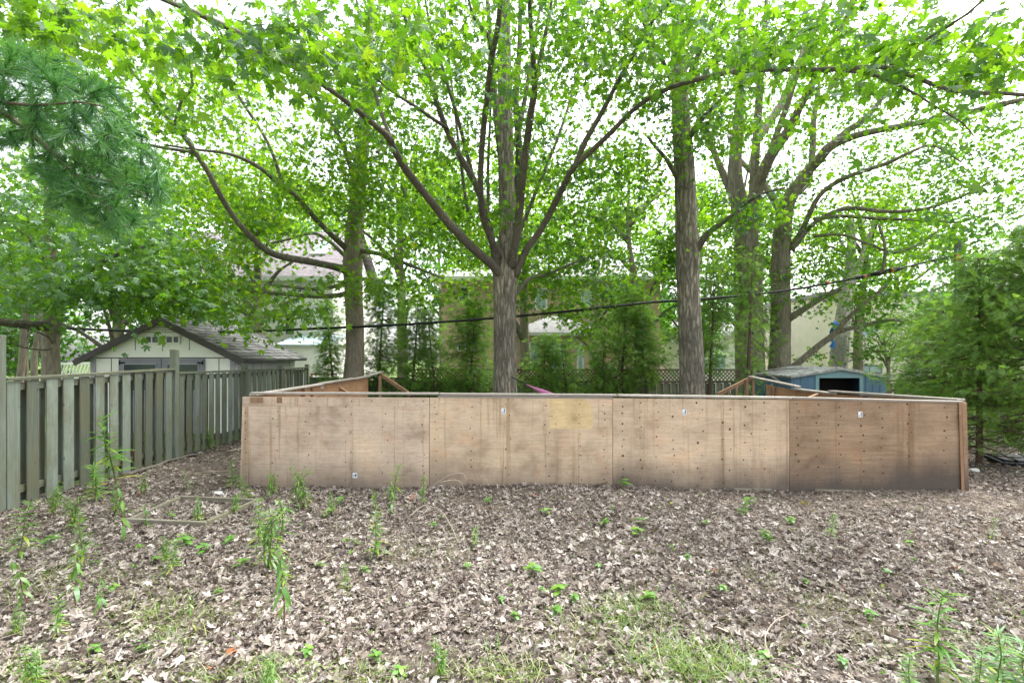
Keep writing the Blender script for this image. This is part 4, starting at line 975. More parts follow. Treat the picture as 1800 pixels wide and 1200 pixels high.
class Skel:
    def __init__(s): s.P = np.zeros((0, 3)); s.Rr = np.zeros(0); s.D = np.zeros((0, 3)); s.tw = []
    def add(s, P, r):
        D = np.gradient(P, axis=0) if len(P) > 1 else np.zeros_like(P)
        s.P = np.vstack([s.P, P]); s.Rr = np.concatenate([s.Rr, r]); s.D = np.vstack([s.D, unit(D)])
    def grow(s, A, rg, up=.12, thick=1.0, maxlen=6.0):
        d0 = np.array([np.min(np.linalg.norm(s.P - a, axis=1)) for a in A]); order = np.argsort(d0); outP, outD = [], []
        for i in order:
            a = A[i]; dd = s.P - a; dist = np.linalg.norm(dd, axis=1)
            cost = dist + .25 * np.maximum(0, dd[:, 2])                       # prefer starting below
            cost = cost + .35 * dist * np.clip(-np.sum(s.D * unit(-dd), 1), -0.2, 1)
            j = int(np.argmin(cost)); L = dist[j]
            if L < .12 or L > maxlen: 
                if L <= maxlen: outP.append(a); outD.append(unit(a - s.P[j] + 1e-6))
                continue
            p0 = s.P[j]; n = max(3, int(L / .22) + 1); t = np.linspace(0, 1, n)[:, None]
            c = p0 + (s.D[j] * .55 + unit(a - p0) * .25) * L * .55 + np.array([0, 0, up * L])
            B = (1-t)**2 * p0 + 2*t*(1-t) * c + t*t * a
            if n > 3: B[1:-1] += rg.normal(0, .018, (n-2, 3)) * min(1.5, L)
            r0 = min(s.Rr[j] * .62, (.0035 + .0055 * L) * thick); r = np.linspace(max(r0, .003), .0025, n)
            s.tw.append((B, r)); s.add(B[1:], r[1:]); outP.append(a); outD.append(unit(B[-1] - B[-2]))
            if L > .9:
                for q in (.55, .8):
                    k = int(q * (n - 1)); outP.append(B[k] + rg.normal(0, .06, 3)); outD.append(unit(B[-1] - B[-2] + rg.normal(0, .5, 3)))
        return np.array(outP), np.array(outD)

def vols(spec, rg, mult=1.0):
    """points in ellipsoidal leafy volumes given as (px, py, half width, half height, nearest, farthest, count)"""
    out = []
    for px, py, rx, ry, d0, d1, n in spec:
        k = 0; n = int(n * mult)
        while k < n:
            u = rg.uniform(-1, 1, 2)
            if u @ u > 1: continue
            d = rg.uniform(d0, d1); p = at(px + u[0] * rx, py + u[1] * ry, d); k += 1
            if np.linalg.norm(p - [0, 0, H]) < 2.6: continue
            out.append(p)
    return np.array(out)

def limb_world(pts): return np.array([at(*p[:3]) for p in pts])

def maple(name, label, base, trunk, limbs, volumes, mats, leaf=.125, nl=13, rad=.36, seed=0, along=.9, group=None, bark_m=M_bark, limb_m=M_limb, near=7.5, tint_shift=0.0, mossy=None):
    rg = np.random.default_rng(seed)
    t = thing(name, label, "tree", base, group)
    sk = Skel()
    # trunk: list of (px, py, d, width px)
    P = catmull(np.array([[*at(a, b, d), w / 2 / F * d] for a, b, d, w in trunk]), .09)
    mb = MB(); mb.tube(P[:, :3], P[:, 3], 30, ridges=.028, seed=seed); mb.build("trunk", bark_m, t, True)
    sk.add(P[::3, :3], P[::3, 3])
    A = []
    for pts in limbs:
        Q = catmull(np.array([[*at(a, b, d), w / 2 / F * d] for a, b, d, w in pts]), .12)
        mb = MB(); mb.tube(Q[:, :3], np.maximum(Q[:, 3] * (.86 if seed in (1, 3) else .9), .004), 12, ridges=.02, seed=seed + len(A)); mb.build("limb", limb_m, t, True)
        sk.add(Q[::2, :3], Q[::2, 3])
        n = len(Q); L = np.sum(np.linalg.norm(np.diff(Q[:, :3], axis=0), axis=1))
        for k in range(int(L * along * 2.8)):
            i = int(n * (1 - rg.random() ** 1.7 * .6)) - 1; r_ = rg.uniform(.4, 1.2)
            A.append(Q[i, :3] + unit(rg.normal(0, 1, 3)) * r_ + (0, 0, .1))
    A = np.array(A) if A else np.zeros((0, 3)); Vv = vols(volumes, rg, {1: 1.45, 6: 1.45, 3: 1.55}.get(seed, 1.75))
    A = np.vstack([A, Vv]) if len(Vv) else A
    A = A[np.linalg.norm(A - [0, 0, H], axis=1) > 2.4]; A = A[A[:, 2] > 2.15 - .0 * A[:, 1]]
    OP, OD = sk.grow(A, rg)
    mb = MB()
    for B, r in sk.tw: mb.tube(B, r, 5 if r[0] > .008 else 4, caps=False)
    mb.build("twigs", M_limb, t, True)["kind"] = "stuff"
    dist = np.linalg.norm(OP - [0, 0, H], axis=1)
    # leaves in two meshes: finely lobed near the viewer, simpler farther off, joined into one crown
    parts = []
    for lo, hi, lv in ((0, near, 0), (near, 14, 1), (14, 99, 2)):
        s_ = (dist >= lo) & (dist < hi)
        if not s_.any(): continue
        pos, tip, nr, sc = spray(OP[s_], OD[s_], nl, rad, leaf, rg)
        ok = pos[:, 2] > 1.6
        parts.append((TEMPL[lv], pos[ok], tip[ok], nr[ok], sc[ok]))
    Vs, Fs, Ts, Ms, off = [], [], [], [], 0
    for (TP, TT), pos, tip, nr, sc in parts:
        y = unit(tip); x = unit(np.cross(y, nr)); z = np.cross(x, y); M = np.stack([x, y, z], 1)
        W_ = np.stack([rg.uniform(.62, 1.12, len(pos)), rg.uniform(.8, 1.1, len(pos)), rg.uniform(-.4, 3.2, len(pos))], 1)
        V = (np.einsum('nkj,njm->nkm', TP[None] * W_[:, None, :], M) * sc[:, None, None] + pos[:, None, :]).reshape(-1, 3)
        Fc = (TT[None] + (np.arange(len(pos)) * len(TP))[:, None, None]).reshape(-1, 3) + off
        clump = .5 + .5 * np.sin(pos[:, 0] * 1.9 + seed) * np.sin(pos[:, 1] * 1.7) * np.sin(pos[:, 2] * 2.1 + 1)
        tn = np.clip(.62 * rg.random(len(pos)) ** 1.1 + .38 * clump + tint_shift, 0, 1)
        Vs.append(V); Fs.append(Fc); Ts.append(np.repeat(tn, len(TP))); off += len(V)
    Fc = np.concatenate(Fs)
    mesh_arrays("crown", np.concatenate(Vs), Fc.ravel(), np.full(len(Fc), 3), mats, t, None, np.concatenate(Ts))
    return t

def T(label, base_px, *a, **k): return maple("maple_tree", label, at(*base_px), *a, **k)

# central maple ----------------------------------------------------------------
T("big fissured maple at centre whose dark limbs fan out just above the plywood wall", (888, 712, 12.0),
  [(888, 735, 12, 52), (888, 700, 12, 44), (888, 640, 12, 40), (888, 560, 12, 39), (888, 500, 12, 42), (889, 465, 12, 44), (893, 400, 12, 31), (890, 300, 12, 27), (888, 180, 12, 25), (887, 60, 12.1, 21), (886, -120, 12.2, 16), (885, -330, 12.3, 7)],
  [[(884, 488, 11.9, 20), (862, 462, 11.6, 19), (835, 440, 11.2, 18), (787, 390, 10.6, 17), (757, 353, 10.1, 16), (710, 293, 9.3, 15), (683, 243, 8.6, 14), (667, 227, 8.3, 12), (600, 172, 7.3, 10), (537, 130, 6.6, 11), (483, 97, 6.1, 12), (417, 57, 5.6, 12), (367, 33, 5.3, 11), (313, 10, 5.0, 10), (240, -20, 4.7, 7)],
   [(690, 250, 8.6, 10), (676, 215, 8.6, 8), (655, 150, 8.5, 7), (640, 80, 8.4, 6), (625, -10, 8.3, 4)],
   [(874, 470, 11.8, 16), (864, 420, 11.5, 15), (840, 333, 10.9, 14), (800, 260, 10.4, 12), (777, 207, 10, 11), (753, 133, 9.5, 9), (733, 80, 9.2, 8), (710, 27, 8.9, 6), (690, -50, 8.6, 4)],
   [(787, 226, 10.1, 7), (755, 205, 9.6, 7), (735, 190, 9.3, 6), (695, 165, 8.8, 5), (640, 118, 8.2, 4), (618, 80, 7.9, 3)],
   [(862, 400, 11.6, 10), (833, 317, 11.4, 9), (807, 217, 11, 8), (780, 127, 10.6, 7), (757, 50, 10.3, 5), (740, -40, 10, 3)],
   [(878, 455, 11.8, 14), (850, 385, 11.0, 13), (845, 330, 10.4, 12), (847, 260, 9.7, 12), (857, 160, 8.8, 12), (865, 100, 8.3, 12), (877, 33, 7.8, 11), (880, -60, 7.2, 8)],
   [(864, 106, 8.3, 7), (857, 60, 8, 6), (835, 35, 7.8, 6), (824, 0, 7.6, 4), (818, -50, 7.3, 3)],
   [(893, 450, 12.1, 18), (905, 380, 12.2, 16), (912, 270, 12.3, 14), (907, 180, 12.4, 12), (913, 90, 12.5, 10), (915, -30, 12.6, 7)],
   [(906, 252, 12.3, 11), (918, 200, 12.4, 10), (930, 130, 12.6, 8), (945, 40, 12.8, 6), (960, -60, 13, 4)],
   [(888, 330, 12.3, 14), (876, 240, 12.6, 13), (868, 150, 12.8, 12), (860, 40, 13, 9), (850, -70, 13.2, 5)], [(822, 372, 12.4, 6), (812, 300, 12.6, 6), (800, 200, 12.8, 5), (788, 90, 13, 4), (780, -20, 13, 3)], [(858, 380, 12.4, 7), (858, 290, 12.6, 6), (862, 180, 12.8, 5), (858, 60, 13, 4)], [(905, 430, 12.3, 9), (945, 330, 12.8, 7), (985, 230, 13.3, 6), (1015, 130, 13.8, 5), (1035, 30, 14, 3)],
   [(898, 470, 11.8, 18), (910, 400, 11.2, 17), (920, 300, 10.4, 16), (933, 200, 9.6, 14), (940, 150, 9.2, 13), (934, 67, 8.5, 10), (931, 0, 8, 9), (930, -70, 7.5, 6)],
   [(939, 158, 9.2, 9), (950, 100, 9, 9), (960, 55, 8.8, 8), (972, -10, 8.5, 5)],
   [(905, 485, 11.9, 17), (925, 440, 11.6, 14), (953, 400, 11.3, 13), (993, 323, 10.6, 13), (1007, 297, 10.3, 12), (1067, 240, 9.5, 10), (1117, 190, 8.8, 9), (1160, 163, 8.3, 9), (1200, 147, 7.9, 9), (1280, 128, 7.3, 10), (1360, 122, 6.8, 10), (1440, 123, 6.3, 10), (1550, 118, 5.8, 9), (1587, 127, 5.6, 9), (1650, 152, 5.4, 8), (1700, 163, 5.2, 8), (1800, 167, 5.0, 7), (1900, 190, 4.8, 5)],
   [(1560, 120, 5.8, 7), (1605, 85, 5.5, 6), (1640, 62, 5.3, 6), (1700, 25, 5.0, 5), (1760, -30, 4.8, 4)],
   [(1480, 124, 6.2, 6), (1540, 133, 6, 6), (1600, 160, 5.7, 5), (1640, 185, 5.5, 4), (1690, 215, 5.4, 3), (1712, 240, 5.4, 2)],
   [(1007, 300, 10.3, 11), (1030, 247, 10, 11), (1057, 200, 9.7, 10), (1083, 150, 9.3, 9), (1117, 90, 8.8, 8), (1150, 33, 8.4, 7), (1180, 0, 8.1, 6), (1220, -60, 7.8, 4)],
   [(1120, 86, 8.8, 4), (1095, 60, 8.5, 3), (1060, 35, 8.2, 2)],
   [(904, 520, 12.1, 9), (930, 490, 12.3, 7), (962, 482, 12.5, 6), (1010, 462, 12.8, 4), (1070, 440, 13.2, 3)]],
  [(880, 60, 260, 110, 6.5, 12, 190), (1060, 330, 110, 70, 11.5, 14, 85), (740, 300, 110, 90, 12, 14.5, 75), (970, 300, 70, 70, 12.2, 14.5, 44), (730, 170, 160, 130, 9.5, 13.5, 130), (1010, 190, 130, 150, 10, 13.5, 100), (600, 60, 200, 90, 4.8, 8, 64), (780, 400, 110, 70, 12.3, 14.5, 60), (985, 430, 100, 70, 12.2, 14, 80), (800, 250, 200, 120, 12.3, 14.5, 100), (1090, 250, 90, 90, 11, 14, 60), (990, 515, 90, 35, 12.5, 13.2, 34), (1060, 470, 110, 50, 12.6, 14.3, 52), (840, 520, 60, 40, 12.6, 14.3, 22),
   (1110, 60, 140, 90, 7, 10, 74), (1400, 70, 200, 80, 5.5, 8, 84), (1660, 90, 150, 80, 4.6, 6.5, 46), (520, 90, 100, 50, 4.2, 5.5, 22), (330, 70, 90, 60, 4.8, 6, 14), (890, 375, 25, 40, 10.8, 11.4, 10)],
  M_leaf, .125, 9, .50, 1)

# right hand maple with single clean bole
T("maple with a single straight fissured bole standing right of centre behind the plywood", (1214, 720, 12.0),
  [(1216, 740, 12, 50), (1216, 690, 12, 43), (1216, 640, 12, 42), (1212, 560, 12, 38), (1209, 475, 12, 39), (1210, 445, 12, 42), (1207, 400, 12, 37), (1203, 300, 12, 34), (1197, 200, 12, 30), (1193, 100, 12, 25), (1190, -40, 12, 19), (1188, -260, 12, 9)],
  [[(1214, 462, 12, 16), (1228, 435, 11.8, 14), (1243, 412, 11.6, 12), (1258, 400, 11.4, 11), (1285, 380, 11.1, 8), (1330, 345, 10.6, 6), (1380, 330, 10.2, 4)],
   [(1198, 320, 12, 10), (1187, 308, 11.9, 8), (1170, 278, 11.7, 7), (1152, 258, 11.6, 6), (1138, 240, 11.5, 4)],
   [(1203, 260, 12, 12), (1222, 225, 11.6, 10), (1247, 195, 11.2, 8), (1290, 155, 10.7, 6), (1330, 115, 10.2, 4)],
   [(1196, 200, 12, 12), (1175, 130, 11.4, 9), (1140, 60, 10.8, 7), (1110, -10, 10.2, 4)],
   [(1197, 170, 12, 12), (1230, 90, 11, 9), (1262, 20, 10.2, 6), (1290, -50, 9.6, 4)]],
  [(1210, 90, 140, 120, 8, 12.5, 170), (1225, 235, 55, 55, 10.5, 12, 26), (1320, 375, 50, 25, 10, 11.2, 22), (1130, 300, 45, 50, 11, 13, 12), (1300, 210, 60, 60, 9.5, 11.5, 26)],
  M_leaf, .122, 9, .48, 2)

# left maple with long low limb
T("maple left of centre with a smooth bole and a long low limb reaching left", (622, 700, 13.3),
  [(622, 712, 13.3, 40), (622, 660, 13.3, 34), (624, 600, 13.3, 31), (622, 520, 13.3, 30), (620, 470, 13.3, 33), (622, 420, 13.3, 31), (630, 330, 13.3, 25), (640, 220, 13.2, 20), (648, 100, 13.1, 15), (655, -60, 13, 8)],
  [[(617, 486, 13.2, 20), (605, 474, 13.0, 17), (575, 466, 12.6, 14), (540, 459, 12.2, 14), (500, 452, 11.8, 14), (470, 441, 11.4, 13), (437, 412, 11.0, 12), (410, 380, 10.7, 11), (385, 340, 10.3, 11), (370, 310, 10.1, 11), (347, 273, 9.8, 10), (320, 235, 9.5, 9), (306, 220, 9.3, 8), (270, 180, 9, 6), (230, 120, 8.6, 4)],
   [(343, 268, 9.8, 7), (300, 262, 9.4, 6), (262, 255, 9.1, 6), (230, 250, 8.8, 4)],
   [(612, 440, 13.2, 13), (585, 415, 12.8, 11), (555, 385, 12.4, 11), (520, 345, 12, 10), (490, 325, 11.6, 9), (470, 305, 11.3, 9), (440, 285, 11, 8), (400, 270, 10.6, 6), (345, 263, 10.2, 5), (290, 255, 9.8, 4)],
   [(500, 330, 11.7, 7), (470, 250, 11.4, 6), (420, 170, 11, 6), (395, 120, 10.7, 5), (365, 70, 10.4, 4)],
   [(614, 515, 13.2, 11), (585, 520, 12.8, 10), (540, 520, 12.4, 9), (480, 515, 12, 8), (440, 512, 11.7, 6), (380, 505, 11.2, 4)],
   [(612, 495, 13.2, 9), (590, 503, 12.9, 8), (550, 508, 12.4, 7), (500, 503, 12, 5), (465, 500, 11.6, 3)],
   [(632, 440, 13.3, 11), (665, 446, 13.2, 9), (700, 458, 13.1, 8), (740, 474, 13, 6), (780, 490, 12.9, 3)],
   [(606, 450, 13.2, 8), (580, 425, 13.6, 8), (550, 410, 14, 7), (510, 420, 14.2, 5), (470, 430, 14.4, 5), (400, 458, 14.4, 4)],
   [(630, 330, 13.3, 12), (600, 250, 12.8, 10), (560, 180, 12.2, 8), (520, 110, 11.6, 6), (480, 40, 11, 4)],
   [(650, 190, 13.2, 10), (690, 120, 12.8, 8), (720, 40, 12.4, 5)],
   [(306, 222, 9.3, 6), (318, 180, 9.2, 5), (338, 150, 9.1, 5), (325, 90, 8.9, 4), (295, 40, 8.7, 3)]],
  [(470, 220, 200, 130, 10.5, 14.5, 210), (560, 400, 80, 50, 12.8, 14.5, 34), (380, 340, 140, 60, 11.5, 14.5, 60), (580, 300, 110, 90, 10.5, 13.5, 90), (300, 150, 150, 100, 7.5, 10.5, 90), (420, 400, 90, 50, 10.5, 13, 34), (330, 470, 120, 50, 9.5, 12.5, 110), (470, 540, 100, 45, 9.5, 12, 55), (700, 505, 110, 30, 12.3, 13.3, 46), (590, 500, 60, 25, 11.8, 12.4, 16),
   (450, 615, 45, 55, 8.9, 9.6, 24), (300, 530, 90, 25, 9, 9.8, 26), (150, 60, 140, 60, 5.5, 8, 70), (690, 420, 60, 50, 11.5, 13, 26), (640, 340, 60, 60, 11.3, 12.7, 26), (650, 190, 50, 90, 11, 12.6, 26), (636, 260, 34, 120, 11.6, 12.8, 40), (60, 30, 70, 40, 4.4, 5.5, 22)],
  M_leaf_yel, .122, 9, .50, 3, bark_m=M_bark_smooth)

# right multi-stemmed maple
T("large maple of several spreading grey stems rising behind the blue steel shed", (1340, 700, 15.2),
  [(1322, 725, 15.2, 60), (1321, 660, 15.2, 44), (1320, 560, 15.2, 38), (1318, 460, 15.2, 37), (1308, 400, 15.2, 33), (1296, 340, 15.2, 27), (1292, 290, 15.2, 22), (1298, 220, 15.3, 17), (1302, 120, 15.4, 13), (1305, -20, 15.6, 7)],
  [[(1352, 730, 15.5, 46), (1368, 660, 15.5, 40), (1372, 560, 15.5, 36), (1372, 460, 15.5, 34), (1376, 400, 15.4, 32), (1385, 355, 15.2, 28), (1417, 305, 14.9, 21), (1440, 280, 14.6, 19), (1460, 257, 14.4, 18), (1500, 240, 14.1, 14), (1550, 228, 13.8, 12), (1600, 219, 13.4, 11), (1650, 210, 13, 10), (1700, 198, 12.6, 10), (1767, 182, 12, 10), (1850, 165, 11.5, 7)],
   [(1460, 257, 14.4, 14), (1490, 230, 14.4, 13), (1517, 212, 14.4, 12), (1545, 180, 14.4, 9), (1580, 120, 14.4, 7), (1620, 50, 14.4, 4)],
   [(1300, 380, 15.2, 16), (1280, 327, 15.5, 14), (1262, 285, 15.7, 12), (1247, 247, 15.9, 11), (1225, 200, 16, 8), (1200, 120, 16.2, 5)],
   [(1322, 440, 15.1, 24), (1323, 380, 14.9, 20), (1325, 320, 14.7, 17), (1330, 240, 14.4, 15), (1334, 180, 14.2, 14), (1338, 120, 14, 12), (1345, 40, 13.8, 9), (1350, -60, 13.6, 5)],
   [(1318, 400, 15.1, 26), (1325, 350, 14.7, 25), (1350, 283, 14, 21), (1383, 233, 13.4, 18), (1405, 190, 12.9, 15), (1430, 143, 12.4, 13), (1455, 90, 11.9, 11), (1477, 50, 11.5, 9), (1510, -10, 11, 6)],
   [(1332, 330, 14.6, 13), (1360, 250, 14.2, 12), (1382, 190, 13.8, 11), (1405, 120, 13.4, 9), (1430, 60, 13, 7), (1450, 0, 12.7, 5)],
   [(1330, 250, 14.4, 13), (1352, 215, 14.9, 15), (1375, 180, 15.3, 14), (1400, 120, 15.8, 10), (1420, 60, 16.2, 6)],
   [(1376, 380, 15.4, 14), (1357, 345, 16, 14), (1335, 315, 16.5, 12), (1300, 280, 17, 9), (1280, 240, 17.4, 6)],
   [(1395, 345, 15.2, 11), (1420, 320, 15.8, 11), (1428, 270, 16.2, 12), (1430, 215, 16.5, 11), (1440, 150, 16.8, 7)],
   [(1395, 430, 15.4, 13), (1412, 400, 15, 10), (1440, 345, 14.6, 9), (1477, 317, 14.2, 9), (1520, 300, 13.8, 8), (1560, 287, 13.4, 8), (1600, 268, 13, 6), (1640, 256, 12.7, 5), (1690, 285, 12.4, 3)],
   [(1390, 440, 15.3, 12), (1425, 398, 14.9, 9), (1460, 375, 14.5, 8), (1500, 366, 14.2, 8), (1560, 372, 13.8, 7), (1620, 368, 13.4, 6), (1680, 350, 13, 5), (1740, 320, 12.6, 4)],
   [(1430, 385, 14.9, 7), (1480, 380, 14.7, 7), (1540, 384, 14.4, 6), (1610, 387, 14, 5), (1690, 392, 13.6, 3)],
   [(1386, 560, 15.4, 16), (1410, 545, 15.2, 12), (1447, 522, 15, 11), (1477, 508, 14.9, 10)],
   [(1388, 650, 15.4, 14), (1410, 632, 15.2, 13), (1440, 607, 15, 12), (1465, 588, 14.8, 11), (1487, 563, 14.6, 9), (1520, 533, 14.4, 8), (1560, 500, 14.2, 5)],
   [(1468, 585, 14.8, 10), (1490, 578, 14.7, 9), (1517, 572, 14.6, 8), (1560, 563, 14.4, 7), (1610, 565, 14.2, 4)],
   [(1430, 415, 15.0, 6), (1480, 413, 14.6, 5), (1530, 430, 14.3, 5), (1570, 444, 14.1, 5), (1610, 432, 13.9, 4), (1650, 405, 13.7, 3)],
   [(1545, 395, 14, 5), (1555, 430, 14, 5), (1553, 470, 14, 5), (1548, 480, 14, 3)]],
  [(1400, 140, 190, 120, 13, 17.5, 190), (1600, 130, 190, 90, 9, 13.5, 150), (1520, 320, 170, 70, 14, 17, 120), (1720, 300, 120, 110, 10.5, 13.5, 110), (1640, 310, 160, 110, 13.5, 17, 130), (1600, 420, 120, 50, 14, 17, 40), (1350, 250, 110, 90, 15.5, 18, 60), (1480, 500, 120, 60, 14.2, 15.8, 95), (1570, 540, 70, 40, 14, 15, 34), (1280, 420, 60, 70, 14.5, 17, 45), (1440, 420, 70, 40, 14.4, 16.2, 30), (1250, 150, 70, 120, 14, 17, 50), (1700, 430, 90, 50, 12, 14, 34)],
  M_leaf, .122, 9, .52, 4, bark_m=M_bark_green, limb_m=M_bark_green)

# neighbour's leafy maple over the left fence
T("dense cool green maple beyond the left fence hanging over the white shed", (88, 712, 10.5),
  [(88, 725, 10.5, 36), (90, 660, 10.5, 26), (90, 600, 10.5, 24), (92, 560, 10.5, 27), (95, 500, 10.5, 19), (88, 430, 10.5, 14), (84, 380, 10.5, 9), (80, 330, 10.5, 4)],
  [[(92, 575, 10.5, 20), (60, 572, 10.1, 18), (20, 568, 9.6, 16), (-40, 560, 9, 12), (-120, 540, 8.4, 8)],
   [(94, 540, 10.5, 12), (140, 490, 10.2, 9), (200, 450, 9.9, 7), (270, 430, 9.6, 4)],
   [(90, 480, 10.5, 10), (50, 420, 10, 8), (0, 370, 9.6, 5)],
   [(92, 500, 10.5, 9), (150, 510, 10, 7), (230, 520, 9.5, 5), (310, 530, 9.2, 3)],
   [(88, 655, 10.6, 16), (76, 610, 10.9, 10), (70, 570, 11.2, 9), (60, 500, 11.5, 6)],
   [(90, 612, 10.4, 3), (78, 615, 10.2, 3), (62, 614, 10, 3), (40, 610, 9.8, 3), (15, 598, 9.6, 2)],
   [(92, 603, 10.4, 3), (84, 592, 10.2, 3), (40, 573, 9.8, 3), (5, 562, 9.6, 2)]],
  [(130, 440, 180, 80, 8.2, 11.5, 125), (40, 370, 100, 90, 8.5, 12, 80), (240, 470, 140, 50, 8.6, 11.5, 80), (60, 505, 110, 35, 8.2, 10, 46), (180, 515, 110, 20, 8.8, 10, 30), (340, 530, 80, 18, 9.0, 10, 20), (160, 330, 160, 80, 9.5, 13, 110), (80, 250, 120, 70, 9.5, 12, 50)],
  M_leaf_cool, .13, 9, .48, 6, bark_m=M_bark_smooth)
def clump_trunks():
    for i, (a, b, c, w, d, lab) in enumerate(((25, 640, 38, 10, 12.6, "leaning dark trunk in the thicket at the far left, nearest the frame edge"), (48, 640, 44, 8, 12.8, "middle slim dark trunk in the left thicket"), (66, 645, 60, 9, 12.4, "slim trunk just left of the leafy maple bole"))):
        base = at(c, 720, d); t = thing("thicket_tree", lab, "tree", base, None)
        mb = MB(); P = catmull([at(a, 735, d), at(c, 640, d), at(c + (b - 640) + 4, 560, d), at(c + 6, 450, d)], .15); mb.tube(P, np.linspace(w / 2 / F * d * 1.3, w / 2 / F * d * .6, len(P)), 12, ridges=.03, seed=i); mb.build("trunk", M_bark_smooth, t, True)
        rg = np.random.default_rng(70 + i); sk = Skel(); sk.add(P, np.full(len(P), .05)); A = P[-1] + unit(rg.normal(0, 1, (34, 3))) * rg.uniform(.3, 1.5, (34, 1)); OP, OD = sk.grow(A, rg)
        mb = MB(); [mb.tube(B, r, 4, caps=False) for B, r in sk.tw]; mb.build("twigs", M_limb, t, True)["kind"] = "stuff"
        pos, tip, nr, sc = spray(OP, OD, 16, .4, .14, rg); scatter("crown", TEMPL[1], pos, tip, nr, sc, rg.random(len(pos)), M_leaf_cool, t)
clump_trunks()

# pale broken trunk with a blue tarp, behind the blue shed
def pale_tree():
    d = 20.5; t = thing("dead_tree", "pale grey bare trunk forking high behind the blue shed", "tree", at(1468, 690, d))
    sk = Skel()
    for nm, pts in (("trunk", [(1466, 712, 34), (1472, 660, 30), (1478, 600, 27), (1485, 540, 24), (1494, 470, 16), (1497, 430, 14), (1495, 380, 9)]),
                    ("limb", [(1486, 530, 14), (1505, 480, 11), (1516, 450, 9), (1530, 410, 7), (1550, 360, 4)]), ("limb", [(1494, 470, 8), (1488, 445, 6), (1478, 425, 5), (1470, 400, 3)])):
        P = catmull(np.array([[*at(a, b, d), w / 2 / F * d] for a, b, w in pts]), .2); mb = MB(); mb.tube(P[:, :3], P[:, 3], 16, ridges=.03, seed=3); mb.build(nm, M_bark_pale, t, True); sk.add(P[:, :3], P[:, 3])
    rg = np.random.default_rng(77); A = vols([(1490, 430, 70, 50, 19.5, 21.5, 26), (1440, 640, 40, 25, 19.5, 20.5, 12)], rg); OP, OD = sk.grow(A, rg)
    mb = MB(); [mb.tube(B, r, 4, caps=False) for B, r in sk.tw]; mb.build("twigs", M_limb, t, True)["kind"] = "stuff"
    pos, tip, nr, sc = spray(OP, OD, 12, .4, .15, rg); scatter("crown", TEMPL[2], pos, tip, nr, sc, rg.random(len(pos)), M_leaf, t)
    # tarp bunched on the trunk
    rr = np.random.default_rng(9); mb = MB(); P = np.array([at(1470, 562, d - .5), at(1466, 575, d - .5), at(1463, 592, d - .5), at(1462, 612, d - .48)]); P = catmull(P, .12)
    P = P + rr.normal(0, .05, P.shape); mb.tube(P, .10 + rr.normal(0, .03, len(P)), 12, ridges=.16, seed=2); tag(mb.build("blue_tarp", M_bluecloth, None, False, org=P[0]), "bright blue tarp bunched against the pale bare trunk", "tarp")
pale_tree()

# trees beyond the houses ----------------------------------------------------------------
def far_tree(x, y, h, rx, rz, n, label, seed, mat=M_leaf_far, leaf=.22, nl=14, group=None, base_z=-.4, name="shade_tree", low=.35):
    rg = np.random.default_rng(seed); t = thing(name, label, "tree", (x, y, base_z), group)
    P = catmull([(x, y, base_z - .1), (x + rg.normal(0, .1), y, h * .3), (x + rg.normal(0, .25), y, h * .6), (x + rg.normal(0, .4), y, h * .92)], .3)
    mb = MB(); mb.tube(P, np.linspace(h * .022, .02, len(P)), 12, ridges=.03, seed=seed); mb.build("trunk", M_bark_smooth, t, True)
    sk = Skel(); sk.add(P, np.linspace(h * .02, .02, len(P))); cz = h * (.5 + low * .4)
    for k in range(7):
        a = rg.uniform(0, 2 * math.pi); i = int(len(P) * rg.uniform(.25, .7)); e = np.array([x + math.cos(a) * rx * .7, y + math.sin(a) * rx * .7, P[i][2] + rg.uniform(.2, .5) * rz + .6])
        Q = catmull([P[i], (P[i] + e) / 2 + (0, 0, .3), e], .3); r = np.linspace(h * .010, .015, len(Q)); mb = MB(); mb.tube(Q, r, 8); mb.build("limb", M_limb, t, True); sk.add(Q, r)
    # lumpy crown: several overlapping clusters
    cl = [(np.array([x, y, cz]) + unit(rg.normal(0, 1, 3)) * [rx * .62, rx * .62, rz * .62], rg.uniform(.32, .52)) for _ in range(11)]
    A = []
    for k in range(n):
        c, f = cl[rg.integers(len(cl))]; v = unit(rg.normal(0, 1, 3)) * rg.random() ** .45; A.append(c + v * [rx * f, rx * f, rz * f])
    A = np.array(A); A = A[A[:, 2] > 1.2]; OP, OD = sk.grow(A, rg, maxlen=9)
    mb = MB(); [mb.tube(B, r, 3, caps=False) for B, r in sk.tw if r[0] > .006]; mb.build("twigs", M_limb, t, True)["kind"] = "stuff"
    pos, tip, nr, sc = spray(OP, OD, nl, .55, leaf, rg)
    clump = .5 + .5 * np.sin(pos[:, 0] * 1.1 + seed) * np.sin(pos[:, 2] * 1.3)
    scatter("crown", TEMPL[2], pos, tip, nr, sc, np.clip(.55 * rg.random(len(pos)) + .45 * clump, 0, 1), mat, t); return t

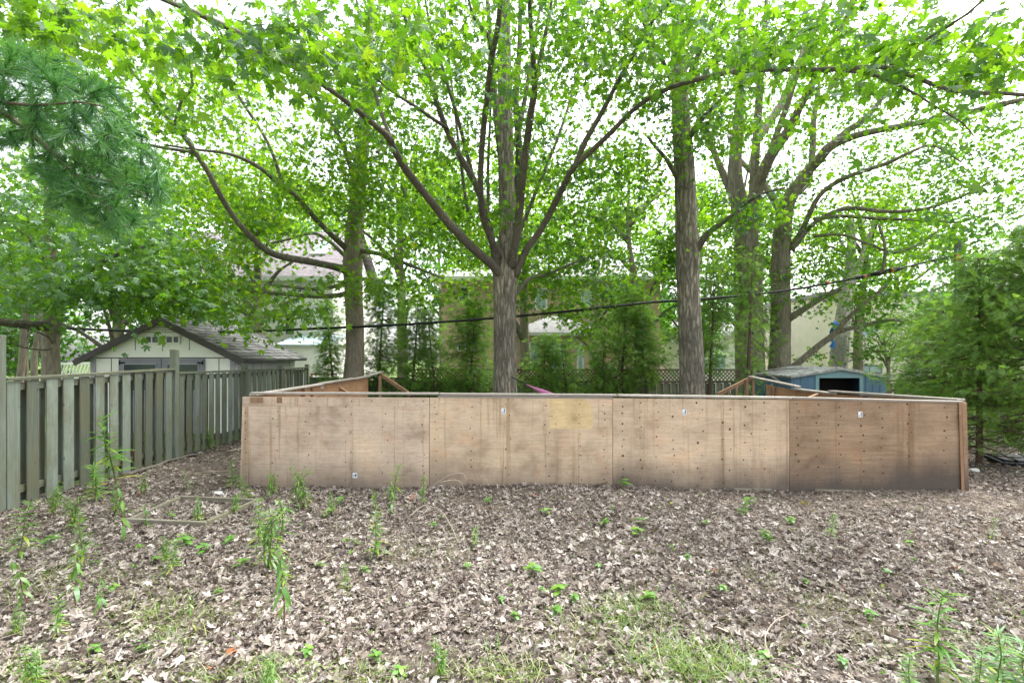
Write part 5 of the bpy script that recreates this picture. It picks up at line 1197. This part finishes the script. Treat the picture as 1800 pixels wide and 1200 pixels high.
far_tree(-13.5, 32, 13, 4.2, 4.5, 330, "tall leafy tree rising behind the white house roof at left", 21)
far_tree(-4.8, 34, 13, 4.2, 4.8, 340, "broad leafy tree filling the gap between the white and brick houses", 22)
far_tree(2.5, 36.5, 14.5, 5.0, 5, 380, "tall leafy tree behind the brick house roof at centre", 23)
far_tree(10.5, 34, 11.5, 4.0, 4, 260, "leafy tree behind the pale garage right of the brick house", 24)
far_tree(17.5, 37, 11, 3.6, 3.6, 200, "pale leafy tree behind the left end of the cream house", 25)
far_tree(27.5, 33, 12, 4.8, 5, 320, "leafy tree behind the far right end of the cream house", 26)
far_tree(-22, 27, 12, 5, 5, 360, "broad leafy tree at the far left edge beyond the pergola", 27)
far_tree(-14.2, 17.5, 8.5, 3.4, 3.4, 330, "bright leafy tree just left behind the white garden shed", 28, M_leaf, .15)
far_tree(7.4, 18.8, 6.2, 1.7, 2.0, 120, "small leafy tree seen between the two right hand boles", 31, M_leaf, .14, name="maple_tree")
for i, (x, y, h, rx, rz, n, lab) in enumerate(((-9.9, 18.9, 12.0, 3.2, 2.6, 270, "tall loose maple rising behind the white garden shed's right end"), (-4.4, 19.6, 12.0, 3.6, 3.2, 260, "tall loose maple rising between the left and central boles"),
        (0.6, 20.4, 11.6, 3.6, 3.3, 250, "tall loose maple rising directly behind the central bole"), (5.0, 19.4, 11.0, 3.4, 3.3, 230, "tall loose maple rising between the central and straight boles"), (9.8, 20.6, 11.6, 3.2, 3.0, 220, "tall loose maple rising behind the multi stemmed maple"),
        (15.4, 21.5, 10.6, 3.2, 2.6, 170, "tall thin maple rising beyond the blue shed near the pole"))):
    far_tree(x, y, h, rx, rz, int(n * 1.7), lab, 410 + i, M_leaf_yel, .145, 20, name="maple_tree")
far_tree(3.1, 17.6, 5.4, 1.9, 1.5, 120, "young bright leafed maple in front of the brick house", 29, M_leaf_yel, .14, nl=20, name="maple_tree")
far_tree(-17.5, 16.5, 6.5, 3.0, 2.6, 300, "low dense tree closing the view left of the pergola", 501, M_leaf_cool, .16, 18, low=.0)
far_tree(-12.6, 19.5, 5.2, 2.4, 2.2, 220, "round leafy shrub tree behind the pergola's right end", 502, M_leaf, .15, 18, low=.0)
far_tree(-21, 20.5, 6.5, 3.4, 2.8, 260, "wide low tree beyond the left thicket", 503, M_leaf_far, .2, 16, low=.0)
far_tree(9.6, 27, 6.5, 2.4, 2.6, 180, "leafy tree standing against the pale garage front", 504, M_leaf_far, .17, 16, low=.0)
far_tree(20.5, 20.5, 6.0, 2.8, 2.6, 220, "leafy tree behind the cedars at the right edge", 505, M_leaf_far, .18, 16, low=.0)
far_tree(14.6, 18.8, 4.0, 1.3, 1.1, 70, "low leafy bush tree in front of the cream house wall", 33, M_leaf, .13, name="maple_tree")
#PART4
# ------------------------------------------------------------------ pine bough at upper left
def pine():
    rg = np.random.default_rng(12); t = thing("pine_tree", "soft long needled pine whose bough hangs in from the left edge", "tree", (-5.0, 2.9, 0))
    P = catmull([(-5.0, 2.9, -.1), (-5.02, 2.9, 2), (-4.98, 2.92, 4.5), (-5.0, 2.9, 7.5)], .2); mb = MB(); mb.tube(P, np.linspace(.19, .10, len(P)), 20, ridges=.03, seed=5); mb.build("trunk", M_bark_smooth, t, True)
    sk = Skel()
    limbs = [[(-520, 60, 2.9, 24), (-250, 100, 3.0, 16), (-60, 160, 3.1, 11), (0, 193, 3.15, 9), (73, 250, 3.2, 8), (133, 307, 3.25, 6), (167, 347, 3.3, 4), (207, 372, 3.3, 3)],
             [(-520, 20, 2.9, 18), (-200, 100, 3.3, 10), (0, 180, 3.5, 6), (50, 200, 3.5, 5), (110, 243, 3.55, 5), (183, 293, 3.6, 3), (230, 320, 3.6, 2)],
             [(133, 307, 3.25, 4), (190, 318, 3.35, 4), (270, 347, 3.5, 2)],
             [(-40, 176, 3.1, 5), (60, 185, 3.0, 4), (140, 180, 2.95, 3), (190, 190, 2.9, 2)],
             [(-300, 80, 3.0, 9), (-120, 50, 3.2, 6), (0, 85, 3.4, 5), (80, 105, 3.5, 3), (160, 150, 3.6, 2)]]
    for pts in limbs:
        Q = catmull(np.array([[*at(a, b, d), w / 2 / F * d] for a, b, d, w in pts]), .06); mb = MB(); mb.tube(Q[:, :3], Q[:, 3] * 1.15, 8); mb.build("limb", M_cedar_bark, t, True); sk.add(Q[::2, :3], Q[::2, 3])
    poly = [(-150, 40), (0, 65), (60, 90), (150, 120), (215, 160), (235, 215), (290, 300), (295, 345), (250, 370), (215, 420), (150, 395), (85, 360), (70, 320), (40, 250), (-20, 260), (-150, 240)]
    def inside(x, y):
        c = False
        for i in range(len(poly)):
            (x1, y1), (x2, y2) = poly[i], poly[i-1]
            if (y1 > y) != (y2 > y) and x < (x2 - x1) * (y - y1) / (y2 - y1) + x1: c = not c
        return c
    A = []
    while len(A) < 680:
        x, y = rg.uniform(-150, 300), rg.uniform(40, 425)
        if inside(x, y): A.append(at(x, y, rg.uniform(2.9, 3.9)))
    OP, OD = sk.grow(np.array(A), rg, up=.05, thick=.7)
    mb = MB(); [mb.tube(B, r * .8, 4, caps=False) for B, r in sk.tw]; mb.build("twigs", M_limb, t, True)["kind"] = "stuff"
    n = 52; m = len(OP); D = np.repeat(unit(OD), n, 0); k = m * n
    pos = np.repeat(OP, n, 0) - D * rg.uniform(0, .10, k)[:, None]; tip = D * rg.uniform(.7, 1.5, k)[:, None] + rg.normal(0, .48, (k, 3)); tip[:, 2] -= .2
    scatter("needles", NEEDLE, pos, tip, rg.normal(0, 1, (k, 3)), rg.uniform(.085, .135, k), np.clip(np.repeat(rg.random(m), n) * .75 + rg.random(k) * .25, 0, 1), M_pine, t)
pine()

# ------------------------------------------------------------------ cedars
def cedar(base, h, rad, n, label, seed, lean=(0, 0), low=.05, group=None, frond=.19, shape=.8, dead=0, stems=1):
    rg = np.random.default_rng(seed); base = np.array([base[0], base[1], float(gz(base[0], base[1]))]); t = thing("cedar_tree", label, "cedar", base, group)
    P = catmull([base - (0, 0, .05), base + (lean[0] * .3, lean[1] * .3, h * .33), base + (lean[0] * .7, lean[1] * .7, h * .66), base + (lean[0], lean[1], h)], .12)
    mb = MB(); rr = np.linspace(.016 + h * .011, .008, len(P)); mb.tube(P, rr, 12, ridges=.05, seed=seed); mb.build("trunk", M_cedar_bark, t, True)
    mb = MB(); FP, FD = [], []
    for k in range(n):
        f = low + (1 - low) * rg.random() ** .9; i = min(len(P) - 1, int(f * len(P))); a = rg.uniform(0, 2 * math.pi)
        prof = (1 - f) ** shape * (.45 + .55 * min(1, (f - low) / .25 + .3)); lump = .64 + .6 * math.sin(a * 2 + f * 9 + seed) * math.sin(f * 14 + a + seed * 1.7); L = rad * prof * lump * rg.uniform(.5, 1.15) + .06
        o = np.array([math.cos(a), math.sin(a), 0]); e = P[i] + o * L + (0, 0, rg.uniform(-.25, .45) * L); md = (P[i] + e) / 2 - (0, 0, .12 * L)
        B = catmull([P[i], md, e], .14)
        mb.tube(B, np.linspace(.004 + .006 * L, .002, len(B)), 4, caps=False)
        for q in range(3 + int(L / .075)):
            s = 1 - rg.random() ** 1.3 * .8; j = min(len(B) - 1, int(s * len(B))); FP.append(B[j] + rg.normal(0, .03, 3)); dd = o + rg.normal(0, .55, 3); dd[2] += rg.uniform(-1.0, .15); FD.append(dd)
    for k in range(dead):
        i = int(len(P) * rg.uniform(.04, .3)); a = rg.uniform(0, 2 * math.pi); o = np.array([math.cos(a), math.sin(a), rg.uniform(-.25, .1)]); L = rad * rg.uniform(.4, .9)
        B = catmull([P[i], P[i] + o * L * .5 + (0, 0, -.05), P[i] + o * L + rg.normal(0, .08, 3)], .1); mb.tube(B, np.linspace(.014, .003, len(B)), 5, caps=False)
        for q in range(3):
            j = int(len(B) * rg.uniform(.4, .9)); w = B[j] + rg.normal(0, .2, 3); mb.tube(np.array([B[j], (B[j] + w) / 2 + rg.normal(0, .02, 3), w]), [.006, .004, .002], 4, caps=False)
    mb.build("branches", M_cedar_bark, t, True)["kind"] = "stuff"
    FP, FD = np.array(FP), np.array(FD); m = len(FP); nr = np.array([0, 0, 1.0]) + rg.normal(0, .6, (m, 3))
    ok = FP[:, 2] > base[2] + .1; FP, FD, nr = FP[ok], FD[ok], nr[ok]; m = len(FP)
    cl = .5 + .5 * np.sin(FP[:, 0] * 3 + seed) * np.sin(FP[:, 2] * 3.3)
    scatter("foliage", FROND, FP, FD, nr, frond * rg.uniform(.6, 1.25, m), np.clip(.6 * rg.random(m) + .4 * cl, 0, 1), M_cedar, t)
    return t
def px_cedar(px, d, top, hw, n, label, seed, **k):
    x = (px - 900) / F * d; g = float(gz(x, d)); h = H + (625 - top) / F * d - g
    return cedar((x, d), h, hw / F * d, n, label, seed, **k)
rows = [(590, 13.9, 535, 42, 120, "narrow cedar hugging the left side of the left maple bole"), (662, 14.0, 480, 62, 190, "bushy cedar just right of the left maple bole"), (722, 13.9, 520, 46, 120, "cedar growing over the lattice fence right of the left maple"),
        (768, 13.7, 545, 48, 150, "cedar with yellowish sprays left of the central maple"), (822, 13.5, 530, 62, 200, "wide drooping cedar close on the left of the central bole"), (948, 13.6, 590, 46, 110, "low cedar just right of the central bole, over the pink parasol"),
        (1002, 13.8, 600, 44, 70, "thin open cedar with leaning dark stem before the sunroom"), (1052, 13.6, 585, 50, 100, "cedar right of the sunroom window with drooping tips"), (1090, 13.9, 505, 56, 160, "tallest cedar before the right half of the brick house"),
        (1140, 13.8, 545, 46, 110, "cedar left of the straight right bole"), (1246, 14.0, 470, 40, 80, "thin feathery cedar just right of the straight right bole"), (1312, 12.2, 440, 34, 70, "slim cedar with dark stem at the end of the right rink wall"), (1335, 15.1, 440, 58, 130, "dense cedar clothing the foot of the multi stemmed maple")]
for i, (px, d, top, hw, n, lab) in enumerate(rows):
    px_cedar(px, d, top, hw, int(n * 2.5), lab, 300 + i, lean=((-.25, .0) if i % 3 == 0 else (.2, .1)), group="cedars along the rear lattice fence", low=(.34 if px in (1002, 1140, 1246, 1335) else .05), shape=.22)
big = [(1640, 10.8, 545, 90, 260, "spreading cedar behind the right end of the plywood wall", dict(low=.08, shape=.26, dead=10)), (1662, 9.6, 525, 100, 360, "tall cedar between the utility pole and the right edge", dict(low=.10, shape=.24, dead=16)),
       (1722, 8.4, 455, 115, 400, "bare footed cedar whose slim trunk stands near the black lid", dict(low=.30, shape=.24, dead=18)), (1812, 8.0, 400, 150, 560, "large dense cedar at the right edge of the yard", dict(low=.13, shape=.24, dead=14)), (1775, 11.5, 430, 130, 330, "rearmost cedar behind the dense right edge cedars", dict(low=.06, shape=.3))]
for i, (px, d, top, hw, n, lab, k) in enumerate(big): px_cedar(px, d, top, hw, n, lab, 340 + i, group="big cedars on the right", frond=.17, **k)

# ------------------------------------------------------------------ litter, grass, weeds
def keep_out(x, y):
    """inside the rink wall line or a trunk there is nothing to scatter"""
    return ((y > WY - .03) & (y < WY + .14) & (x > -3.65) & (x < 6.1))
def litter():
    rg = np.random.default_rng(50)
    X, Y = [], []
    def rect(x0, x1, y0, y1, n): X.append(rg.uniform(x0, x1, n)); Y.append(rg.uniform(y0, y1, n))
    # thickest close by
    n = 78000; y = 1.0 + 5.7 * rg.random(n) ** .8; x = rg.uniform(-1, 1, n) * (1.25 * y + 1.3); X.append(x); Y.append(y)
    rect(-5.9, -3.7, 6.3, 12, 4200); rect(6.1, 12.5, 6.0, 12.5, 11000); rect(4.8, 10, 5.0, 7.6, 4200); rect(4, 9.5, 1.2, 5.4, 9000); rect(-3, 5.8, 6.7, 12, 2600)
    x = np.concatenate(X); y = np.concatenate(Y)
    dens = .5 + .5 * np.sin(x * 1.7 + 1) * np.sin(y * 2.1 + x * .6)
    bare = np.clip(1.3 - ((x - 5.0) / 2.6) ** 2 - ((y - 6.05) / .55) ** 2, 0, 1) ** .5 * .95 + np.clip(1 - ((x + 4.6) / 1.2) ** 2 - ((y - 6.9) / 1.3) ** 2, 0, 1) * .6
    gap = np.sin(x * 3.1 + 1.5 * np.sin(y * 2.2)) * np.sin(y * 4.3 + 1.2 * np.sin(x * 1.7)); ok = (rg.random(len(x)) < .5 + .5 * dens) & ((gap < .62) | (rg.random(len(x)) < .3)) & (rg.random(len(x)) > bare) & ~keep_out(x, y) & (x > -5.62 - .036 * (y - 2.4))
    x, y = x[ok], y[ok]; z = gz(x, y) + rg.uniform(.002, .028, len(x)); pos = np.stack([x, y, z], 1); n = len(x)
    n2 = 55000; y2 = 1.7 + 4.7 * rg.random(n2) ** .8; x2 = rg.uniform(-1, 1, n2) * (1.12 * y2 + .4); k2 = (x2 > -5.6) & ~keep_out(x2, y2); x2, y2 = x2[k2], y2[k2]; n_big = n
    pos = np.vstack([pos, np.stack([x2, y2, gz(x2, y2) + rg.uniform(.006, .03, len(x2))], 1)]); n = len(pos); x, y = pos[:, 0], pos[:, 1]
    kind = rg.integers(0, 4, n); big = np.clip(1.15 - .02 * y, .7, 1.2)
    a = rg.uniform(0, 2 * math.pi, n); tip = np.stack([np.cos(a), np.sin(a), rg.normal(0, .28, n)], 1); nr = np.stack([rg.normal(0, .38, n), rg.normal(0, .38, n), np.ones(n) * np.where(rg.random(n) < .5, 1, -1)], 1)
    sc = np.where(np.arange(n) < n_big, 0.023 + .050 * rg.random(n) ** 1.7, rg.uniform(.009, .024, n)) * big; drift = .5 + .5 * np.sin(x * 2.3 + 2 * np.sin(y * 1.3)) * np.sin(y * 2.9 + x); tn = np.clip(rg.beta(1.3, 1.5, n) * .82 + .12 * drift + (rg.random(n) < .035) * rg.uniform(.0, .5, n), 0, 1)
    Vs, Fs, Ts, off = [], [], [], 0
    for k in range(4):
        s = kind == k; P, TT = litter_template(k); yv = unit(tip[s]); xv = unit(np.cross(yv, nr[s])); zv = np.cross(xv, yv); M = np.stack([xv, yv, zv], 1)
        V = (np.einsum('kj,njm->nkm', P, M) * sc[s][:, None, None] + pos[s][:, None, :]).reshape(-1, 3); V[:, 2] = np.maximum(V[:, 2], gz(V[:, 0], V[:, 1]) + .001)
        Fs.append((TT[None] + (np.arange(s.sum()) * len(P))[:, None, None]).reshape(-1, 3) + off); Vs.append(V); Ts.append(np.repeat(tn[s], len(P))); off += len(V)
    Fc = np.concatenate(Fs); o = mesh_arrays("leaf_litter", np.concatenate(Vs), Fc.ravel(), np.full(len(Fc), 3), M_litter, None, None, np.concatenate(Ts))
    o["kind"] = "stuff"; tag(o, "dry curled brown and grey fallen leaves covering the yard", "leaf litter")
    # larger pale, tan and rusty leaves lying on top
    nb = 520; yb = 1.8 + 4.3 * rg.random(nb) ** 1.2; xb = rg.uniform(-1, 1, nb) * (1.1 * yb + .3); kb = (xb > -5.5) & ~keep_out(xb, yb); xb, yb = xb[kb], yb[kb]; nb = len(xb)
    P0, T0 = TEMPL[1]; P0 = P0.copy(); P0[:, 1] -= .35; ab = rg.uniform(0, 2 * math.pi, nb); tb = np.stack([np.cos(ab), np.sin(ab), rg.normal(0, .22, nb)], 1); nn = np.stack([rg.normal(0, .3, nb), rg.normal(0, .3, nb), np.where(rg.random(nb) < .5, 1., -1.)], 1)
    yv = unit(tb); xv = unit(np.cross(yv, nn)); zv = np.cross(xv, yv); Mb = np.stack([xv, yv, zv], 1); Wb = np.stack([rg.uniform(.35, .9, nb), rg.uniform(.75, 1.1, nb), rg.uniform(1.5, 7, nb)], 1)
    Vb = np.einsum('nkj,njm->nkm', P0[None] * Wb[:, None, :], Mb) * rg.uniform(.048, .092, nb)[:, None, None] + np.stack([xb, yb, gz(xb, yb) + .036], 1)[:, None, :]; Vb = Vb.reshape(-1, 3); Vb[:, 2] = np.maximum(Vb[:, 2], gz(Vb[:, 0], Vb[:, 1]) + .008)
    ob = mesh_arrays("large_leaf_litter", Vb, ((T0[None] + (np.arange(nb) * len(P0))[:, None, None]).reshape(-1, 3)).ravel(), np.full(nb * len(T0), 3), M_litter, None, None, np.repeat(np.clip(.40 + .60 * rg.random(nb) ** 1.2, 0, 1), len(P0)))
    ob["kind"] = "stuff"; tag(ob, "larger pale and rusty maple leaves lying on the litter", "fallen leaves")
    # thin twigs mixed into the leaves
    mb = MB()
    for k in range(420):
        y0 = rg.uniform(2, 6.2); x0 = rg.uniform(-1, 1) * (1.05 * y0 + .3)
        if x0 < -5.4: continue
        a = rg.uniform(0, math.pi); L = rg.uniform(.06, .35); p = np.array([x0, y0, float(gz(x0, y0)) + .02]); q = p + (math.cos(a) * L, math.sin(a) * L, rg.uniform(-.005, .03)); mb.tube(np.array([p, (p + q) / 2 + rg.normal(0, .015, 3), q]), [.0025, .002, .0012], 4, caps=False)
    o = mb.build("twig_litter", M_drytwig); o["kind"] = "stuff"; tag(o, "thin broken twigs strewn among the fallen leaves", "twig litter")
litter()

BLADE = blade_template(3, .017, .55)
def grass():
    rg = np.random.default_rng(60); P, Dd, S, Tn = [], [], [], []
    patches = [(1110, 1085, 60, 25, 520, .13, .5), (1085, 1075, 40, 15, 260, .12, .5), (1190, 1165, 70, 25, 620, .15, .5), (1250, 1190, 50, 20, 340, .14, .5), (300, 1090, 60, 30, 520, .12, .75), (260, 1075, 50, 20, 240, .10, .6), (290, 1130, 30, 14, 200, .09, .3), (755, 970, 45, 16, 260, .09, .6), (690, 975, 40, 15, 120, .08, .8),
               (1320, 1020, 40, 14, 200, .08, .6), (1440, 1060, 30, 16, 160, .08, .6), (1510, 1080, 40, 30, 200, .09, .7), (880, 1185, 60, 20, 360, .12, .7), (640, 1195, 60, 15, 240, .12, .6), (430, 1195, 80, 18, 420, .12, .6), (100, 1190, 100, 20, 420, .12, .55), (40, 1030, 60, 24, 260, .11, .7), (110, 1020, 60, 20, 220, .11, .6), (220, 1015, 60, 20, 160, .09, .6),
               (1000, 1120, 40, 20, 180, .09, .8), (1680, 1140, 90, 40, 260, .12, .7), (1780, 1060, 50, 30, 140, .1, .7), (950, 1060, 60, 20, 120, .07, .7), (1390, 1130, 60, 30, 160, .08, .8), (870, 960, 40, 14, 100, .07, .7), (620, 1080, 90, 40, 160, .07, .8), (390, 1015, 40, 20, 90, .07, .7), (1240, 950, 120, 30, 60, .06, .8)]
    for px, py, rx, ry, n, L, tn in patches:
        for k in range(n):
            u = rg.normal(0, .62, 2) * [1.5, 1.35]; p = gpt(px + u[0] * rx, min(py + u[1] * ry, 1260)); a = rg.uniform(0, 2 * math.pi); P.append(p); Dd.append((math.cos(a) * .8 + .3, math.sin(a) * .8, rg.uniform(.4, 1.5))); S.append(L * rg.uniform(.3, 1.15)); Tn.append(np.clip(tn + rg.normal(0, .22), 0, 1))
    for k in range(3200):
        y = rg.uniform(2.2, 6.2); x = rg.uniform(-1, 1) * (1.05 * y + .2)
        if x < -5.5: continue
        a = rg.uniform(0, 2 * math.pi); P.append((x, y, float(gz(x, y)))); Dd.append((math.cos(a), math.sin(a), rg.uniform(.3, 1.4))); S.append(rg.uniform(.04, .11)); Tn.append(np.clip(rg.normal(.7, .25), 0, 1))
    P = np.array(P); n = len(P); o = scatter("grass_tufts", BLADE, P, np.array(Dd), np.array([0, 0, 1.0]) + rg.normal(0, .4, (n, 3)), np.array(S), np.array(Tn), M_grass); o["kind"] = "stuff"; tag(o, "thin pale green grass tufts growing through the leaves", "grass")
grass()

LANCE = blade_template(5, .065, .35); LANCE_W = blade_template(5, .13, .5)
OVAL = blade_template(4, .30, .3)
def weed_parts(kind, rg):
    """stem points and leaf arrays of a weed one metre tall standing at the origin"""
    if kind == 'goldenrod':      # many narrow leaves up a single stem
        S = [catmull([(0,0,0), (.02,.01,.35), (.0,.03,.7), (.03,.02,1.0)], .1)]; n = 74; lf = LANCE; L = (.18, .34)
    elif kind == 'bushy':
        S = [catmull([(rg.normal(0,.04), rg.normal(0,.04), 0), (rg.normal(0,.08), rg.normal(0,.08), .5), (rg.normal(0,.13), rg.normal(0,.13), rg.uniform(.7,1.0))], .1) for _ in range(4)]; n = 46; lf = LANCE; L = (.13, .24)
    elif kind == 'lance':        # few long hanging leaves on a bare stem
        S = [catmull([(0,0,0), (.03,0,.4), (.01,.02,.75), (.05,.01,1.0)], .1)]; n = 17; lf = LANCE_W; L = (.17, .32)
    else:                        # seedling: a few roundish leaves
        S = [catmull([(0,0,0), (.03,.02,.3), (.02,-.02,.6)], .1)]; n = 7; lf = OVAL; L = (.35, .6)
    pos, tip, nr, sc, tn = [], [], [], [], []
    for P in S:
        for k in range(n):
            f = {'goldenrod': .12 + .88 * (k / n), 'bushy': .15 + .85 * k / n, 'lance': .35 + .65 * k / n}.get(kind, .5 + .5 * k / n); i = min(len(P) - 1, int(f * (len(P) - 1) + .5)); a = k * 2.4 + rg.normal(0, .3)
            pos.append(P[i] + (P[min(i+1, len(P)-1)] - P[i]) * rg.random()); e = rg.uniform(-.25, .35) if kind != 'lance' else rg.uniform(-1.3, -.2)
            if kind == 'goldenrod': e = .25 + .9 * max(0, f - .6) * 2 + rg.normal(0, .15)
            if kind == 'seedling': e = rg.uniform(-.1, .5)
            tip.append((math.cos(a), math.sin(a), e)); nr.append((0, 0, 1)); sc.append(rg.uniform(*L) * (1.15 - .55 * f if kind != 'seedling' else 1)); tn.append(np.clip(rg.normal(.45, .2) + (.25 if f < .3 else 0), 0, 1))
    return S, lf, np.array(pos), np.array(tip, float), np.array(nr, float) + rg.normal(0, .12, (len(nr), 3)), np.array(sc), np.array(tn)
PROTO = {}
def proto(kind, v):
    if (kind, v) not in PROTO:
        rg = np.random.default_rng(900 + v * 7 + len(kind)); S, lf, pos, tip, nr, sc, tn = weed_parts(kind, rg)
        mb = MB(); [mb.tube(P, np.linspace(.012, .005, len(P)), 5) for P in S]
        PROTO[(kind, v)] = (mb, (lf, pos, tip, nr, sc, tn))
    return PROTO[(kind, v)]
MESH = {}
def weed(kind, px, py, hpx, label, name, cat, group=None, v=0, rz=None):
    p = gpt(px, py); d = p[1]; h = hpx / F * d; rg = np.random.default_rng(int(px * 7 + py))
    t = bpy.data.objects.new(name, None); COL.objects.link(t); t.location = tuple(p); q_ = rg.uniform(.8, 1.15); t.scale = (h * q_, h * rg.uniform(.8, 1.15), h); t.rotation_euler = (rg.normal(0, .13), rg.normal(0, .13), rg.uniform(0, 6.28) if rz is None else rz)
    t.empty_display_size = .1
    tag(t, label, cat, group)
    key = (kind, v)
    if key not in MESH:
        mb, (lf, pos, tip, nr, sc, tn) = proto(kind, v); ORG[t.name] = np.zeros(3)
        MESH[key] = (mb.build("stem", M_stem if kind != 'lance' else M_stem_red, t, True), scatter("leaves", lf, pos, tip, nr, sc, tn, M_weed, t))
    else:
        for o in MESH[key]: c = o.copy(); COL.objects.link(c); c.parent = t
    return t
G1 = "tall weeds in the leaf litter"
W = [('goldenrod', 206, 858, 125, "tall narrow leaved weed in front of the green fence, topping its lower boards"), ('lance', 222, 952, 100, "weed with long hanging leaves left of the garden frame corner"), ('bushy', 125, 935, 80, "bushy pale weed between the fence foot and the hanging leaf weed"),
     ('goldenrod', 172, 880, 70, "narrow leaved weed by the fence foot, left of the tallest weed"), ('goldenrod', 30, 985, 100, "thin upright weed nearest the left frame edge"), ('lance', 133, 1068, 110, "weed with drooping yellow green leaves in the lower left grass"), ('lance', 172, 1088, 75, "shorter drooping weed beside the yellow green one at lower left"),
     ('lance', 52, 1065, 90, "broad leaved drooping weed at lower left edge"), ('bushy', 478, 1000, 135, "bushy weed column in open litter left of the plywood middle"), ('lance', 500, 1105, 130, "slender weed with hanging leaves below the bushy weed column"), ('bushy', 535, 893, 78, "dense bright weed against the first plywood sheet"),
     ('bushy', 480, 872, 48, "small pale weed at the left end of the plywood foot"), ('lance', 472, 876, 44, "drooping weed at the plywood's left foot"), ('goldenrod', 688, 880, 62, "tall pale weed against the seam between first and second plywood sheets"), ('lance', 688, 905, 58, "drooping weed just below the plywood seam"), ('lance', 741, 892, 58, "leafy weed at foot of the arching dry stem"),
     ('goldenrod', 662, 985, 80, "upright weed standing alone below the plywood seam"), ('goldenrod', 606, 1040, 46, "small upright weed right of the bushy column"), ('goldenrod', 832, 960, 36, "small upright weed below the second plywood sheet"), ('goldenrod', 1458, 945, 44, "small upright weed below the fourth plywood sheet"), ('goldenrod', 1742, 950, 38, "small upright weed near the right frame edge"),
     ('bushy', 348, 920, 50, "weed growing inside the garden frame near its front board"), ('bushy', 412, 905, 44, "weed by the right board of the garden frame"), ('lance', 260, 935, 48, "drooping weed in front of the garden frame's left corner"), ('bushy', 290, 990, 50, "low leafy weed below the garden frame"), ('bushy', 250, 870, 40, "weed left of the garden frame's far corner"),
     ('goldenrod', 330, 862, 34, "slender weed behind the garden frame"), ('bushy', 255, 815, 70, "leafy weed climbing the middle of the green fence"), ('bushy', 368, 790, 46, "leafy weed at the fence foot near the plywood's left end"), ('goldenrod', 410, 860, 48, "thin weed left of the plywood edge"), ('bushy', 62, 1215, 90, "leafy weed cut off at the bottom left corner"), ('lance', 335, 1085, 50, "single drooping leaf weed left of the grass tuft"),
     ('bushy', 770, 1192, 70, "leafy weed at the bottom edge right of the lettering area" if False else "leafy star shaped weed at the bottom edge left of centre"), ('lance', 880, 1150, 40, "small broad leaved weed near the bottom centre"), ('bushy', 470, 1225, 80, "wide leafy weed at the bottom edge below the grass tuft"), ('goldenrod', 1310, 905, 30, "little weed under the third plywood sheet"), ('lance', 1076, 905, 26, "dark little weed under the seam of second and third sheets"),
     ('bushy', 95, 905, 60, "soft pale weed at the fence foot below the nearest boards"), ('goldenrod', 150, 1000, 85, "feathery upright weed above the yellow green drooping weeds"), ('bushy', 205, 905, 60, "leafy clump just behind the weed with long hanging leaves"), ('goldenrod', 300, 1010, 60, "thin upright weed below the garden frame, right of a leafy clump"), ('goldenrod', 455, 960, 80, "feathery weed standing beside the bushy column in open litter"), ('bushy', 585, 905, 45, "low leafy clump right of the dense bright weed"),
     ('goldenrod', 440, 880, 46, "thin weed at the far right corner of the garden frame"), ('goldenrod', 505, 1030, 70, "feathery weed just under the bushy column"), ('bushy', 30, 1120, 60, "low leafy clump at the left edge above the bottom corner"), ('bushy', 660, 900, 40, "low clump at the foot of the first plywood sheet's right half"), ('goldenrod', 100, 1120, 70, "upright weed in the lower left grass right of the edge clump"),
     ('goldenrod', 1645, 1215, 165, "tallest goldenrod rising from the bottom edge at right"), ('goldenrod', 1755, 1235, 130, "goldenrod in the bottom right corner"), ('goldenrod', 1715, 1245, 105, "shorter goldenrod between the two corner goldenrods"), ('goldenrod', 1600, 1240, 85, "small goldenrod left of the tallest one at the bottom"), ('goldenrod', 1800, 1245, 120, "goldenrod cut off by the right frame edge at bottom")]
for i, (k, px, py, hp, lab) in enumerate(W): weed(k, px, py, hp, lab, "leafy_weed" if k != 'goldenrod' else "goldenrod_plant", "weed", G1, i % 3)
rg = np.random.default_rng(31); G2 = "small seedlings in the leaf litter"
seeds = [(1097, 862, 22), (1120, 945, 20), (1130, 925, 16), (1065, 925, 15), (960, 905, 14), (1320, 895, 24), (1302, 905, 12), (1345, 945, 16), (1352, 955, 14), (1415, 1030, 14), (985, 1050, 24), (1010, 1060, 16), (955, 1045, 14), (1140, 1060, 22), (980, 1085, 20), (905, 1090, 16), (935, 1010, 22), (1180, 970, 14), (1210, 985, 12), (1600, 960, 12), (1530, 1090, 18), (1415, 1110, 14), (1345, 1160, 18), (1480, 1170, 16), (640, 1010, 16), (580, 910, 18), (600, 890, 20), (560, 1000, 14), (425, 1000, 20), (400, 960, 20), (380, 1050, 16), (320, 960, 24), (355, 975, 22), (660, 1165, 22), (700, 1190, 20), (880, 1060, 14), (1050, 1000, 12), (1270, 1040, 14), (1560, 1010, 10), (1690, 1010, 12), (200, 1040, 16), (250, 1150, 18), (170, 1150, 22), (540, 1150, 18), (620, 960, 14), (760, 930, 14), (820, 1000, 14), (860, 885, 12), (1240, 925, 12), (1390, 920, 14), (90, 960, 22), (300, 915, 18)]
for i, (px, py, hp) in enumerate(seeds): weed('seedling', px, py, hp * 1.5, "tiny green seedling sprouting among the fallen leaves", "seedling", "seedling", G2, i % 3)
